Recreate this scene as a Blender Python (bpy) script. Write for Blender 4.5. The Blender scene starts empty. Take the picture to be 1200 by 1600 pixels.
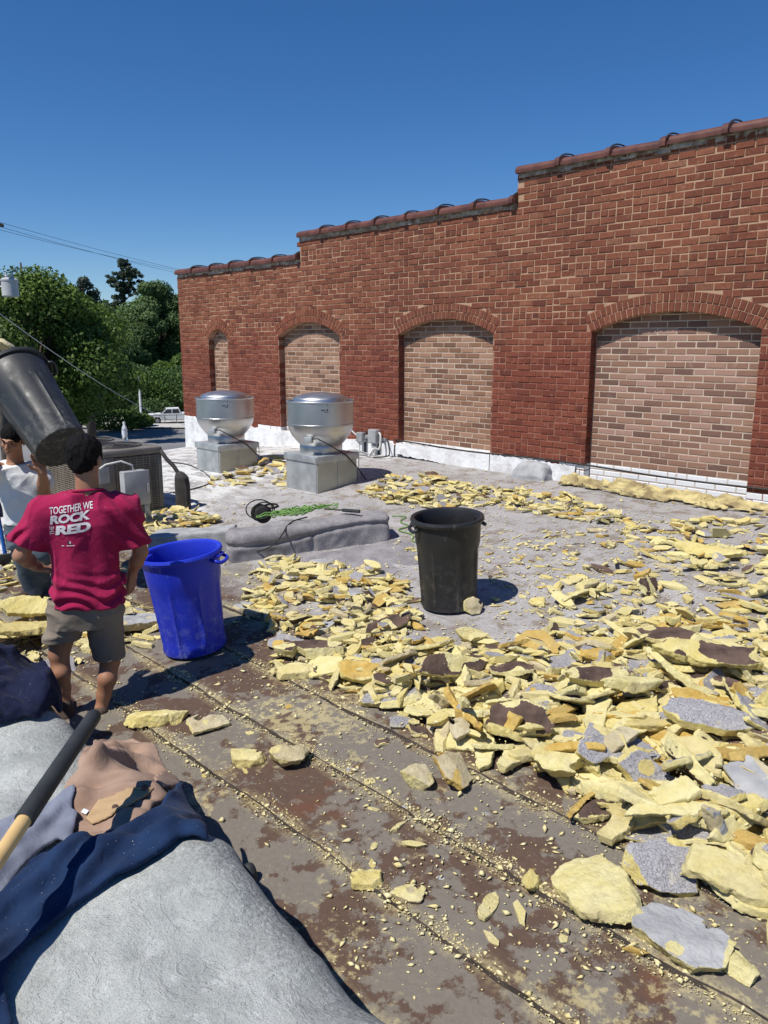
import bpy, bmesh, math, random
import numpy as np
from mathutils import Vector, Matrix
from mathutils.bvhtree import BVHTree
R = math.radians
sc = bpy.context.scene
COL = sc.collection

# ------------------------------------------------------------------ camera
F_PX = 1230.0                      # focal length in pixels of the 1200x1600 photograph
PITCH = math.atan(260.0 / F_PX)
TH = math.atan(1200.0 / (F_PX / math.cos(PITCH)))
CAM = np.array([0.0, 0.0, 2.2])
AZ = np.array([-math.cos(TH), math.sin(TH), 0.0])
RT = np.array([math.sin(TH), math.cos(TH), 0.0])
FW = AZ * math.cos(PITCH) + np.array([0, 0, -math.sin(PITCH)])
UP = AZ * math.sin(PITCH) + np.array([0, 0, math.cos(PITCH)])
cd = bpy.data.cameras.new('camera')
cd.sensor_fit = 'VERTICAL'; cd.sensor_height = 36.0; cd.sensor_width = 27.0
cd.lens = F_PX / 1600.0 * 36.0
cd.clip_start = 0.05; cd.clip_end = 2000
cam = bpy.data.objects.new('camera', cd); COL.objects.link(cam)
cam.matrix_world = Matrix(((RT[0], UP[0], -FW[0], CAM[0]), (RT[1], UP[1], -FW[1], CAM[1]), (RT[2], UP[2], -FW[2], CAM[2]), (0, 0, 0, 1)))
sc.camera = cam

# ------------------------------------------------------------------ sky, sun, exposure
SUN_TO = Vector((-0.056, -0.62, 1.0)).normalized()      # towards the sun
w = bpy.data.worlds.new('World'); sc.world = w; w.use_nodes = True
nt = w.node_tree
bg = nt.nodes['Background']; bg.inputs['Strength'].default_value = 0.09
sky = nt.nodes.new('ShaderNodeTexSky'); sky.sky_type = 'NISHITA'; sky.sun_disc = False
sky.sun_elevation = math.asin(SUN_TO.z); sky.sun_rotation = math.atan2(SUN_TO.x, SUN_TO.y)
sky.altitude = 1200; sky.air_density = 1.0; sky.dust_density = 0.05; sky.ozone_density = 6.0
hs = nt.nodes.new('ShaderNodeHueSaturation'); hs.inputs['Saturation'].default_value = 1.22; hs.inputs['Value'].default_value = 1.0; hs.inputs['Hue'].default_value = .505
nt.links.new(sky.outputs[0], hs.inputs['Color']); nt.links.new(hs.outputs[0], bg.inputs['Color'])
sd = bpy.data.lights.new('sun', 'SUN'); sd.energy = 4.6; sd.angle = R(0.53); sd.color = (1.0, 0.95, 0.87)
so = bpy.data.objects.new('sun', sd); COL.objects.link(so)
so.rotation_euler = SUN_TO.to_track_quat('Z', 'Y').to_euler()
so.location = (-3, -6, 12)
sc.view_settings.view_transform = 'Standard'; sc.view_settings.look = 'None'
sc.view_settings.exposure = 0.2; sc.view_settings.gamma = 1.0; sc.view_settings.use_curve_mapping = False
sc.render.engine = 'CYCLES'
sc.cycles.max_bounces = 6; sc.cycles.transparent_max_bounces = 8

# ------------------------------------------------------------------ pixels to places
def ray(x, y):
    return FW + RT * (x - 600) / F_PX + UP * (800 - y) / F_PX
def roof_z(X, Y):
    z = 0.1143 * (Y - 1.736)
    if Y > 6.3: z -= 0.06 * min((Y - 6.3) / 1.56, 1.3) ** 2
    if X < -8: z -= 0.40 * ((-X - 8) / 5.9) ** 2
    return z
def G(x, y, h=0.0):
    """where the ray through a photo pixel meets the roof surface (raised by h)"""
    v = ray(x, y); f = lambda t: CAM[2] + t * v[2] - roof_z(v[0] * t, v[1] * t) - h
    t0 = 0.4
    while f(t0) > 0 and t0 < 60: t0 += 0.1
    a, b = t0 - 0.1, t0
    for _ in range(30):
        m = (a + b) / 2
        if f(m) > 0: a = m
        else: b = m
    p = CAM + v * b
    return Vector(p)
YW = 7.861
def WP(x, y, yy=YW):
    v = ray(x, y); return Vector(CAM + v * (yy / v[1]))
def PD(x, y, depth):
    """the point at this distance in front of the camera"""
    return Vector(CAM + ray(x, y) * depth)
def proj(P):
    q = np.array(P) - CAM; z = q @ FW
    return 600 + F_PX * (q @ RT) / z, 800 - F_PX * (q @ UP) / z, z

# ------------------------------------------------------------------ mesh helpers
class MB:
    """collects vertices and faces (with a material index and a tint) for ONE mesh"""
    def __init__(s): s.v = []; s.f = []; s.m = []; s.t = []; s.tint = 0.5
    def add(s, verts, faces, mi=0):
        o = len(s.v); s.v.extend([tuple(p) for p in verts]); s.t.extend([s.tint] * len(verts))
        for f in faces: s.f.append(tuple(i + o for i in f)); s.m.append(mi)
        return s
    def box(s, lo, hi, mi=0):
        x0, y0, z0 = lo; x1, y1, z1 = hi
        return s.add([(x0,y0,z0),(x1,y0,z0),(x1,y1,z0),(x0,y1,z0),(x0,y0,z1),(x1,y0,z1),(x1,y1,z1),(x0,y1,z1)],
                     [(0,3,2,1),(4,5,6,7),(0,1,5,4),(1,2,6,5),(2,3,7,6),(3,0,4,7)], mi)
    def bbox(s, lo, hi, b=0.01, mi=0):
        """box with chamfered edges"""
        bm = bmesh.new(); bmesh.ops.create_cube(bm, size=1)
        for v in bm.verts: v.co = Vector([lo[i] + (v.co[i] + .5) * (hi[i] - lo[i]) for i in range(3)])
        bmesh.ops.bevel(bm, geom=list(bm.edges), offset=b, segments=2, affect='EDGES', profile=.5)
        bm.verts.index_update()
        s.add([v.co for v in bm.verts], [[v.index for v in f.verts] for f in bm.faces], mi); bm.free(); return s
    def tube(s, pts, r, n=8, mi=0, caps=True):
        pts = [Vector(p) for p in pts]; k = len(pts)
        rr = r if isinstance(r, (list, tuple)) else [r] * k
        vs = []; fs = []; prev = None
        for i, p in enumerate(pts):
            t = (pts[min(i + 1, k - 1)] - pts[max(i - 1, 0)]).normalized()
            if prev is None:
                a = t.cross(Vector((0, 0, 1)))
                if a.length < 1e-3: a = Vector((1, 0, 0))
            else: a = prev - t * prev.dot(t)
            a.normalize(); prev = a; b = t.cross(a)
            for j in range(n):
                an = 2 * math.pi * j / n; vs.append(p + (a * math.cos(an) + b * math.sin(an)) * rr[i])
        for i in range(k - 1):
            for j in range(n):
                fs.append((i*n+j, i*n+(j+1)%n, (i+1)*n+(j+1)%n, (i+1)*n+j))
        if caps: fs.append(tuple(range(n - 1, -1, -1))); fs.append(tuple((k-1)*n + j for j in range(n)))
        return s.add(vs, fs, mi)
    def lathe(s, prof, n=32, mi=0, c=(0, 0, 0)):
        vs = []; fs = []
        for r, z in prof:
            for j in range(n):
                a = 2*math.pi*j/n; vs.append((c[0]+r*math.cos(a), c[1]+r*math.sin(a), c[2]+z))
        for i in range(len(prof) - 1):
            for j in range(n):
                fs.append((i*n+j, i*n+(j+1)%n, (i+1)*n+(j+1)%n, (i+1)*n+j))
        return s.add(vs, fs, mi)
    def prism(s, poly, y0, y1, mi=0):
        """poly in (x,z), extruded along y"""
        n = len(poly)
        vs = [(x, y0, z) for x, z in poly] + [(x, y1, z) for x, z in poly]
        fs = [tuple(range(n)), tuple(range(2*n-1, n-1, -1))] + [((i+1)%n, i, n+i, n+(i+1)%n) for i in range(n)]
        return s.add(vs, fs, mi)
    def mesh(s, name, smooth=None, recalc=False):
        me = bpy.data.meshes.new(name); me.from_pydata(s.v, [], s.f)
        me.polygons.foreach_set('material_index', s.m)
        at = me.attributes.new('tint', 'FLOAT', 'POINT'); at.data.foreach_set('value', s.t)
        if recalc:
            bm = bmesh.new(); bm.from_mesh(me); bmesh.ops.recalc_face_normals(bm, faces=bm.faces); bm.to_mesh(me); bm.free()
        finish(me, smooth); return me
def finish(me, smooth):
    if smooth == 'all': me.polygons.foreach_set('use_smooth', [True] * len(me.polygons))
    elif smooth:
        me.polygons.foreach_set('use_smooth', [True] * len(me.polygons))
        me.set_sharp_from_angle(angle=R(smooth))
    me.update()
def np_mesh(name, V, Fq, mats=None, smooth='all', tint=None, mi=None):
    V = np.asarray(V, np.float32); Fq = np.asarray(Fq, np.int32); k = Fq.shape[1]
    me = bpy.data.meshes.new(name)
    me.vertices.add(len(V)); me.vertices.foreach_set('co', V.ravel())
    me.loops.add(Fq.size); me.loops.foreach_set('vertex_index', Fq.ravel())
    me.polygons.add(len(Fq)); me.polygons.foreach_set('loop_start', np.arange(0, Fq.size, k, dtype=np.int32))
    if mi is not None: me.polygons.foreach_set('material_index', np.asarray(mi, np.int32))
    if tint is not None:
        at = me.attributes.new('tint', 'FLOAT', 'POINT'); at.data.foreach_set('value', np.asarray(tint, np.float32))
    me.update(calc_edges=True); me.validate()
    if smooth: finish(me, smooth)
    return me
def obj(name, me, mats, parent=None, loc=None, rot=None, world=False):
    if isinstance(me, MB): me = me.mesh(name)
    o = bpy.data.objects.new(name, me); COL.objects.link(o)
    if mats is not None and len(me.materials) == 0:
        for m in (mats if isinstance(mats, (list, tuple)) else [mats]): me.materials.append(m)
    if parent:
        o.parent = parent
        if world: o.matrix_parent_inverse = parent.matrix_basis.inverted()
    if loc is not None: o.location = loc
    if rot is not None: o.rotation_euler = rot
    return o
def tag(o, label=None, cat=None, group=None, kind=None):
    if label: o['label'] = label
    if cat: o['category'] = cat
    if group: o['group'] = group
    if kind: o['kind'] = kind
    return o
def thing(name, label, cat, loc=(0, 0, 0), rz=0.0, group=None, rot=None):
    o = bpy.data.objects.new(name, None); COL.objects.link(o)
    o.location = loc; o.rotation_euler = rot or (0, 0, rz); o.empty_display_size = .1
    return tag(o, label, cat, group)
def copy_tree(o, parent=None):
    c = o.copy(); COL.objects.link(c); c.parent = parent
    for ch in o.children: copy_tree(ch, c)
    return c

# ------------------------------------------------------------------ distance fields -> one continuous mesh
class SDF:
    def __init__(s, lo, hi, h):
        s.lo = np.array(lo, np.float32); s.h = h
        s.n = np.ceil((np.array(hi) - s.lo) / h).astype(int) + 1
        s.D = np.full(s.n, 1.0, np.float32)
        s.ax = [s.lo[i] + h * np.arange(s.n[i], dtype=np.float32) for i in range(3)]
    def blk(s, lo, hi):
        a = np.clip(((np.array(lo) - s.lo) / s.h).astype(int) - 1, 0, s.n); b = np.clip(((np.array(hi) - s.lo) / s.h).astype(int) + 2, 0, s.n)
        sl = tuple(slice(a[i], b[i]) for i in range(3))
        return sl, s.ax[0][sl[0]][:, None, None], s.ax[1][sl[1]][None, :, None], s.ax[2][sl[2]][None, None, :]
    def put(s, sl, d, k, sub=False):
        A = s.D[sl]
        if A.size == 0: return
        d = np.broadcast_to(d, A.shape)
        if sub:
            hh = np.clip(.5 - .5 * (A + d) / k, 0, 1); s.D[sl] = A * (1 - hh) + (-d) * hh + k * hh * (1 - hh); return
        hh = np.clip(.5 + .5 * (A - d) / k, 0, 1)
        s.D[sl] = A * (1 - hh) + d * hh - k * hh * (1 - hh)
    def cone(s, a, b, ra, rb=None, k=.02, sub=False, flat=None):
        rb = ra if rb is None else rb
        a = np.array(a, np.float32); b = np.array(b, np.float32); m = max(ra, rb) + 3 * k + 2 * s.h
        sl, X, Y, Z = s.blk(np.minimum(a, b) - m, np.maximum(a, b) + m)
        d = b - a; L2 = float(d @ d) + 1e-9
        t = np.clip(((X - a[0]) * d[0] + (Y - a[1]) * d[1] + (Z - a[2]) * d[2]) / L2, 0, 1)
        q = np.sqrt((X - a[0] - t * d[0]) ** 2 + (Y - a[1] - t * d[1]) ** 2 + (Z - a[2] - t * d[2]) ** 2)
        s.put(sl, q - (ra + (rb - ra) * t), k, sub); return s
    def chain(s, pts, rs, k=.02):
        for i in range(len(pts) - 1): s.cone(pts[i], pts[i+1], rs[i], rs[i+1], k)
        return s
    def ell(s, c, r, k=.02, rot=None, sub=False):
        c = np.array(c, np.float32); r = np.array(r, np.float32); m = max(r) + 3 * k + 2 * s.h
        sl, X, Y, Z = s.blk(c - m, c + m)
        x, y, z = X - c[0], Y - c[1], Z - c[2]
        if rot is not None:
            M = np.array(rot.to_matrix() if hasattr(rot, 'to_matrix') else rot).T
            x, y, z = (M[0][0]*x + M[0][1]*y + M[0][2]*z), (M[1][0]*x + M[1][1]*y + M[1][2]*z), (M[2][0]*x + M[2][1]*y + M[2][2]*z)
        k0 = np.sqrt((x/r[0])**2 + (y/r[1])**2 + (z/r[2])**2); k1 = np.sqrt((x/r[0]**2)**2 + (y/r[1]**2)**2 + (z/r[2]**2)**2) + 1e-6
        s.put(sl, k0 * (k0 - 1) / k1, k, sub); return s
    def loft(s, secs, k=.02, p=2.0):
        """secs: (z, cx, cy, rx, ry) from low to high; superelliptic cross sections"""
        a = np.array(secs, np.float32); zs = a[:, 0]; m = 3 * k + 2 * s.h
        lo = (min(a[:,1]-a[:,3])-m, min(a[:,2]-a[:,4])-m, zs[0]-m); hi = (max(a[:,1]+a[:,3])+m, max(a[:,2]+a[:,4])+m, zs[-1]+m)
        sl, X, Y, Z = s.blk(lo, hi)
        cx, cy, rx, ry = [np.interp(Z, zs, a[:, i]) for i in range(1, 5)]
        q = (np.abs((X-cx)/rx)**p + np.abs((Y-cy)/ry)**p) ** (1/p)
        d = (q - 1) * np.minimum(rx, ry)
        dz = np.maximum(zs[0] - Z, Z - zs[-1])
        s.put(sl, np.maximum(d, dz), k); return s
    def noise(s, fn):
        X, Y, Z = s.ax[0][:, None, None], s.ax[1][None, :, None], s.ax[2][None, None, :]
        m = np.abs(s.D) < 6 * s.h + .05
        D = s.D + fn(X, Y, Z); s.D = np.where(m, D, s.D).astype(np.float32); return s
    def cut(s, p, n, box=None, keep=None):
        """remove what lies on the +n side of the plane through p (inside box)"""
        sl, X, Y, Z = s.blk(*(box or (s.lo, s.lo + s.h * s.n)))
        d = (X-p[0])*n[0] + (Y-p[1])*n[1] + (Z-p[2])*n[2]
        s.D[sl] = np.maximum(s.D[sl], d); return s
    def mesh(s, name, smooth='all'):
        V, Q = s.nets(); return np_mesh(name, V, Q, smooth=smooth)
    def nets(s):
        D = s.D.copy()
        D[0]=D[-1]=1; D[:,0]=D[:,-1]=1; D[:,:,0]=D[:,:,-1]=1
        S = D < 0; nx, ny, nz = D.shape
        offs = [(i, j, k) for i in (0, 1) for j in (0, 1) for k in (0, 1)]
        cnt = sum(S[i:nx-1+i, j:ny-1+j, k:nz-1+k].astype(np.int8) for i, j, k in offs)
        mask = (cnt > 0) & (cnt < 8); idx = np.argwhere(mask)
        c = np.stack([D[idx[:,0]+i, idx[:,1]+j, idx[:,2]+k] for i, j, k in offs], 1)
        acc = np.zeros((len(idx), 3)); n = np.zeros((len(idx), 1)); O = np.array(offs, float)
        for a in range(8):
            for b in range(a + 1, 8):
                if abs(O[a] - O[b]).sum() != 1: continue
                va, vb = c[:, a], c[:, b]; cr = (va < 0) != (vb < 0)
                t = np.where(cr, va / np.where(cr, va - vb, 1), 0)[:, None]
                acc += cr[:, None] * (O[a] + t * (O[b] - O[a])); n += cr[:, None]
        V = s.lo + s.h * (idx + acc / n)
        vid = np.full(mask.shape, -1, np.int32); vid[mask] = np.arange(len(idx))
        Q = []
        def quads(ch, sa, cells):
            i = np.argwhere(ch); f = sa[ch]
            q = np.stack([vid[i[:,0]+o[0], i[:,1]+o[1], i[:,2]+o[2]] for o in cells], 1)
            q[~f] = q[~f][:, ::-1]; Q.append(q)
        a, b = S[:-1,1:-1,1:-1], S[1:,1:-1,1:-1]; quads(a != b, a, [(0,0,0),(0,1,0),(0,1,1),(0,0,1)])
        a, b = S[1:-1,:-1,1:-1], S[1:-1,1:,1:-1]; quads(a != b, a, [(0,0,0),(0,0,1),(1,0,1),(1,0,0)])
        a, b = S[1:-1,1:-1,:-1], S[1:-1,1:-1,1:]; quads(a != b, a, [(0,0,0),(1,0,0),(1,1,0),(0,1,0)])
        return V, np.concatenate(Q)
def vnoise(x, y, z, seed=0):
    """smooth value noise on numpy arrays, about -1..1"""
    x, y, z = np.broadcast_arrays(x, y, z)
    xi, yi, zi = [np.floor(a).astype(np.int64) for a in (x, y, z)]
    u, v, w_ = [(a - b) for a, b in ((x, xi), (y, yi), (z, zi))]
    u, v, w_ = [t * t * (3 - 2 * t) for t in (u, v, w_)]
    def h(i, j, k):
        n = (i * 374761393 + j * 668265263 + k * 2147483647 + seed * 974634777) & 0xffffffff
        n = ((n ^ (n >> 13)) * 1274126177) & 0xffffffff
        return ((n ^ (n >> 16)) & 0xffff) / 32767.5 - 1
    r = 0
    for a in (0, 1):
        for b in (0, 1):
            for c in (0, 1):
                r = r + h(xi+a, yi+b, zi+c) * (u if a else 1-u) * (v if b else 1-v) * (w_ if c else 1-w_)
    return r
# ------------------------------------------------------------------ materials (all procedural)
class NM:
    def __init__(s, name, rough=.8, metal=0.0, spec=.4):
        s.m = bpy.data.materials.new(name); s.m.use_nodes = True; s.t = s.m.node_tree
        s.b = s.t.nodes['Principled BSDF']; s.b.inputs['Roughness'].default_value = rough; s.b.inputs['Metallic'].default_value = metal
        s.b.inputs['Specular IOR Level'].default_value = spec
        s._co = None
    def N(s, typ, **kw):
        n = s.t.nodes.new(typ)
        for k, v in kw.items(): setattr(n, k, v)
        return n
    def L(s, a, b): s.t.links.new(a, b)
    def co(s, world=False):
        if world:
            return s.N('ShaderNodeNewGeometry').outputs['Position']
        if s._co is None: s._co = s.N('ShaderNodeTexCoord').outputs['Object']
        return s._co
    def map(s, scale, world=False):
        n = s.N('ShaderNodeMapping'); n.inputs['Scale'].default_value = scale; s.L(s.co(world), n.inputs['Vector']); return n.outputs[0]
    def noise(s, scale, detail=4, rough=.55, vec=None, dist=0, world=False):
        n = s.N('ShaderNodeTexNoise'); n.inputs['Scale'].default_value = scale; n.inputs['Detail'].default_value = detail
        n.inputs['Roughness'].default_value = rough; n.inputs['Distortion'].default_value = dist
        s.L(vec if vec is not None else s.co(world), n.inputs['Vector']); return n.outputs['Fac']
    def voro(s, scale, feature='F1', vec=None, out='Distance', world=False):
        n = s.N('ShaderNodeTexVoronoi'); n.feature = feature; n.inputs['Scale'].default_value = scale
        s.L(vec if vec is not None else s.co(world), n.inputs['Vector']); return n.outputs[out]
    def ramp(s, fac, stops, interp='LINEAR'):
        n = s.N('ShaderNodeValToRGB'); n.color_ramp.interpolation = interp; e = n.color_ramp.elements
        while len(e) < len(stops): e.new(.5)
        for i, (p, c) in enumerate(stops):
            e[i].position = p; e[i].color = (c, c, c, 1) if isinstance(c, (int, float)) else (*c, 1)
        s.L(fac, n.inputs[0]); return n.outputs[0]
    def mix(s, fac, a, b, blend='MIX'):
        n = s.N('ShaderNodeMix', data_type='RGBA', blend_type=blend)
        for v, i in ((fac, 0), (a, 6), (b, 7)):
            if isinstance(v, (int, float)): n.inputs[i].default_value = v
            elif isinstance(v, tuple): n.inputs[i].default_value = (*v, 1)
            else: s.L(v, n.inputs[i])
        return n.outputs[2]
    def math(s, op, a, b=None, clamp=False):
        n = s.N('ShaderNodeMath', operation=op); n.use_clamp = clamp
        for v, i in ((a, 0), (b, 1)):
            if v is None: continue
            if isinstance(v, (int, float)): n.inputs[i].default_value = v
            else: s.L(v, n.inputs[i])
        return n.outputs[0]
    def attr(s, name='tint'):
        n = s.N('ShaderNodeAttribute'); n.attribute_name = name; return n.outputs['Fac']
    def xyz(s, world=True):
        n = s.N('ShaderNodeSeparateXYZ'); s.L(s.co(world), n.inputs[0]); return n.outputs
    def color(s, c):
        if isinstance(c, tuple): s.b.inputs['Base Color'].default_value = (*c, 1)
        else: s.L(c, s.b.inputs['Base Color'])
        return s
    def rough(s, r): s.L(r, s.b.inputs['Roughness']); return s
    def bump(s, h, strength=.5, dist=.01):
        n = s.N('ShaderNodeBump'); n.inputs['Strength'].default_value = strength; n.inputs['Distance'].default_value = dist
        s.L(h, n.inputs['Height'])
        if s.b.inputs['Normal'].links: s.L(s.b.inputs['Normal'].links[0].from_socket, n.inputs['Normal'])
        s.L(n.outputs[0], s.b.inputs['Normal']); return s
def mott(name, c1, c2, scale=8, rough=.8, bump=.3, bscale=60, bd=.004, metal=0, spec=.4, lo=.35, hi=.65):
    m = NM(name, rough, metal, spec); m.color(m.mix(m.ramp(m.noise(scale, 6), [(lo, 0.), (hi, 1.)]), c1, c2))
    if bump: m.bump(m.noise(bscale, 5), bump, bd)
    return m.m
M = {}
# old brick
m = NM('old_brick', .88, 0, .25)
t = m.attr(); z = m.xyz()[2]
c = m.ramp(t, [(0, (.12,.040,.025)), (.25, (.18,.060,.034)), (.5, (.22,.075,.042)), (.75, (.255,.095,.052)), (1, (.27,.125,.075))])
red = m.ramp(t, [(0, (.115,.034,.023)), (.4, (.185,.050,.030)), (1, (.235,.074,.042))])
low = m.ramp(m.math('ADD', z, m.math('MULTIPLY', m.math('SUBTRACT', m.noise(1.1, 3, world=True), .5), .9)), [(0., 1.), (1, 0.)])
mr = m.N('ShaderNodeMapRange'); m.L(m.math('ADD', z, m.math('MULTIPLY', m.math('SUBTRACT', m.noise(1.1, 4, world=True), .5), 1.0)), mr.inputs[0]); mr.inputs[1].default_value = 2.1; mr.inputs[2].default_value = 2.7
c = m.mix(mr.outputs[0], red, c)
c = m.mix(m.ramp(m.noise(14, 5, world=True), [(.58, 0.), (.75, .55)]), c, (.36,.20,.14))
c = m.mix(m.ramp(m.noise(30, 6, .7, world=True), [(.35, .45), (.55, 0.)]), c, (.10,.035,.03))
c = m.mix(m.ramp(m.noise(.55, 5, .6, world=True), [(.36, .35), (.52, 0.)]), c, (.10,.036,.026))
c = m.mix(m.ramp(m.noise(1.6, 7, .7, vec=m.map((2.6, 2.6, .5), True)), [(.62, 0.), (.78, .4)]), c, (.33,.22,.16))
c = m.mix(m.ramp(m.noise(2.2, 7, .75, vec=m.map((3.5, 3.5, .45), True)), [(.30, .55), (.42, 0.)]), c, (.075,.045,.038))
c = m.mix(m.ramp(m.noise(48, 5, .8, world=True), [(.66, 0.), (.74, .7)]), c, (.40,.27,.20))
m.color(c); m.bump(m.noise(70, 6, .7, world=True), .7, .006); M['brick'] = m.m
m = NM('mortar', .95, 0, .2)
z = m.xyz()[2]; mr = m.N('ShaderNodeMapRange'); m.L(m.math('ADD', z, m.math('MULTIPLY', m.math('SUBTRACT', m.noise(1.3, 4, world=True), .5), 1.2)), mr.inputs[0]); mr.inputs[1].default_value = 1.9; mr.inputs[2].default_value = 2.6
c = m.mix(mr.outputs[0], m.mix(m.noise(5, 4, world=True), (.23,.09,.066), (.36,.18,.13)), m.mix(m.noise(4, 4, world=True), (.36,.215,.135), (.50,.345,.235)))
c = m.mix(m.ramp(m.noise(9, 5, world=True), [(.56, 0.), (.70, .7)]), c, (.16,.07,.05))
m.color(c); m.bump(m.noise(120, 4, world=True), .6, .004); M['mortar'] = m.m
m = NM('infill_brick', .85, 0, .3)
t = m.attr(); x = m.xyz()[0]
c = m.ramp(t, [(0, (.135,.078,.060)), (.15, (.20,.108,.082)), (.5, (.26,.147,.102)), (.8, (.30,.175,.122)), (1, (.36,.22,.175))])
c2 = m.ramp(t, [(0, (.15,.080,.052)), (.3, (.225,.118,.074)), (.6, (.27,.148,.094)), (1, (.36,.215,.145))])
mr = m.N('ShaderNodeMapRange'); m.L(x, mr.inputs[0]); mr.inputs[1].default_value = -6.2; mr.inputs[2].default_value = -5.0
c = m.mix(mr.outputs[0], c2, c)
c = m.mix(m.ramp(m.noise(11, 5, world=True), [(.60, 0.), (.72, .45)]), c, (.42,.30,.24))
m.color(c); m.bump(m.noise(90, 5, world=True), .4, .004); M['infill'] = m.m
M['infill_mortar'] = mott('infill_mortar', (.42,.32,.245), (.56,.46,.37), 5, .95, .4, 100)
m = NM('white_painted_brick', .75, 0, .3)
c = m.mix(m.ramp(m.noise(9, 6, .7, world=True), [(.62, 0.), (.68, .7)]), m.mix(m.noise(3, 4, world=True), (.64,.66,.69), (.78,.79,.80)), (.40,.26,.21))
m.color(c); m.bump(m.noise(40, 5, world=True), .4, .005); M['white_brick'] = m.m
m = NM('white_flashing', .7, 0, .35)
c = m.mix(m.ramp(m.noise(5, 6, .7, world=True), [(.45, 0.), (.72, .85)]), (.74,.75,.76), (.44,.43,.42))
m.color(c); m.bump(m.noise(14, 6, world=True), .6, .02); M['flashing'] = m.m
m = NM('clay_coping', .6, 0, .4)
c = m.mix(m.ramp(m.noise(6, 5, world=True), [(.38, 0.), (.66, 1.)]), (.075,.026,.021), (.145,.052,.038)); c = m.mix(m.ramp(m.noise(22, 5, world=True), [(.58, 0.), (.7, .6)]), c, (.07,.04,.04))
m.color(c); m.bump(m.noise(50, 4, world=True), .3, .004); M['coping'] = m.m
M['bare_mortar'] = mott('rough_mortar_bed', (.20,.13,.10), (.52,.46,.41), 12, .95, .8, 40, .01)
# roof
m = NM('roof_roll_roofing', .82, 0, .35)
X, Y, Z = m.xyz()
n1 = m.noise(2.1, 7, .62, world=True); n2 = m.noise(5.5, 7, .68, world=True); n3 = m.noise(40, 4, .6, world=True)
strip = m.N('ShaderNodeTexWhiteNoise'); strip.noise_dimensions = '1D'; m.L(m.math('FLOOR', m.math('DIVIDE', m.math('SUBTRACT', Y, 1.925), .425)), strip.inputs['W'])
grey = m.mix(n3, (.135,.118,.098), (.21,.186,.155))
brown = m.mix(m.noise(25, 5, world=True), (.068,.042,.030), (.125,.078,.055))
pm = m.ramp(m.math('ADD', m.math('MULTIPLY', n1, .62), m.math('ADD', m.math('MULTIPLY', n2, .38), m.math('MULTIPLY', m.math('SUBTRACT', strip.outputs[0], .5), .07))), [(.487, 0.), (.507, 1.)])
c = m.mix(pm, grey, brown)
fl = m.ramp(m.noise(13, 6, .7, world=True), [(.58, 0.), (.60, 1.)])
c = m.mix(m.math('MULTIPLY', fl, .7), c, grey)
rust = m.ramp(m.noise(1.6, 5, .6, world=True), [(.62, 0.), (.72, .75)]); c = m.mix(rust, c, (.15,.055,.025))
# foam dust rubbed into the sheets, thickest along the laps
fr = m.math('FRACT', m.math('DIVIDE', m.math('SUBTRACT', Y, 1.925), .425)); ed = m.math('ABSOLUTE', m.math('SUBTRACT', fr, .5))
near = m.math('MULTIPLY', m.math('SUBTRACT', ed, .34), 6.5, True)
dust = m.math('MULTIPLY', m.math('MULTIPLY', m.ramp(m.noise(5, 5, .7, world=True), [(.38, 0.), (.56, 1.)]), m.ramp(m.noise(60, 5, .75, world=True), [(.40, 0.), (.56, 1.)])), near)
dust = m.math('MAXIMUM', dust, m.ramp(m.math('ADD', m.math('MULTIPLY', m.noise(1.3, 5, world=True), .5), m.math('MULTIPLY', m.noise(18, 5, .7, world=True), .5)), [(.545, 0.), (.60, .8)]))
c = m.mix(m.math('MULTIPLY', dust, .85), c, (.47,.40,.21))
# old grey coating still on the far half, silver paint at the far end
mr = m.N('ShaderNodeMapRange'); m.L(m.math('ADD', Y, m.math('MULTIPLY', m.math('SUBTRACT', n1, .5), 2.4)), mr.inputs[0]); mr.inputs[1].default_value = 3.3; mr.inputs[2].default_value = 3.9
gr2 = m.mix(m.ramp(m.noise(55, 6, .75, world=True), [(.36, 0.), (.62, 1.)]), (.24,.232,.232), (.47,.455,.455))
gr2 = m.mix(m.ramp(n1, [(.35, .75), (.62, 0.)]), gr2, m.mix(n3, (.20,.19,.19), (.33,.315,.31)))
gr2 = m.mix(m.ramp(n2, [(.50, 0.), (.62, .8)]), gr2, (.185,.15,.115))
gr2 = m.mix(m.ramp(m.noise(130, 3, .8, world=True), [(.60, 0.), (.68, .8)]), gr2, (.62,.58,.50))
c = m.mix(mr.outputs[0], c, gr2)
mr2 = m.N('ShaderNodeMapRange'); m.L(m.math('ADD', X, m.math('MULTIPLY', m.math('SUBTRACT', n1, .5), 4)), mr2.inputs[0]); mr2.inputs[1].default_value = -7.6; mr2.inputs[2].default_value = -8.6
sil = m.math('MULTIPLY', mr2.outputs[0], m.ramp(m.noise(3.2, 7, .72, vec=m.map((1, 2.4, 1), True)), [(.44, 0.), (.52, 1.)]))
c = m.mix(sil, c, (.58,.58,.57))
m.color(c); m.bump(m.noise(30, 6, .7, world=True), .5, .012); m.bump(pm, .35, .004); M['roof'] = m.m
M['lap'] = mott('lap_edge_tar', (.03,.024,.02), (.08,.06,.05), 9, .8, .5, 60)
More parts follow.
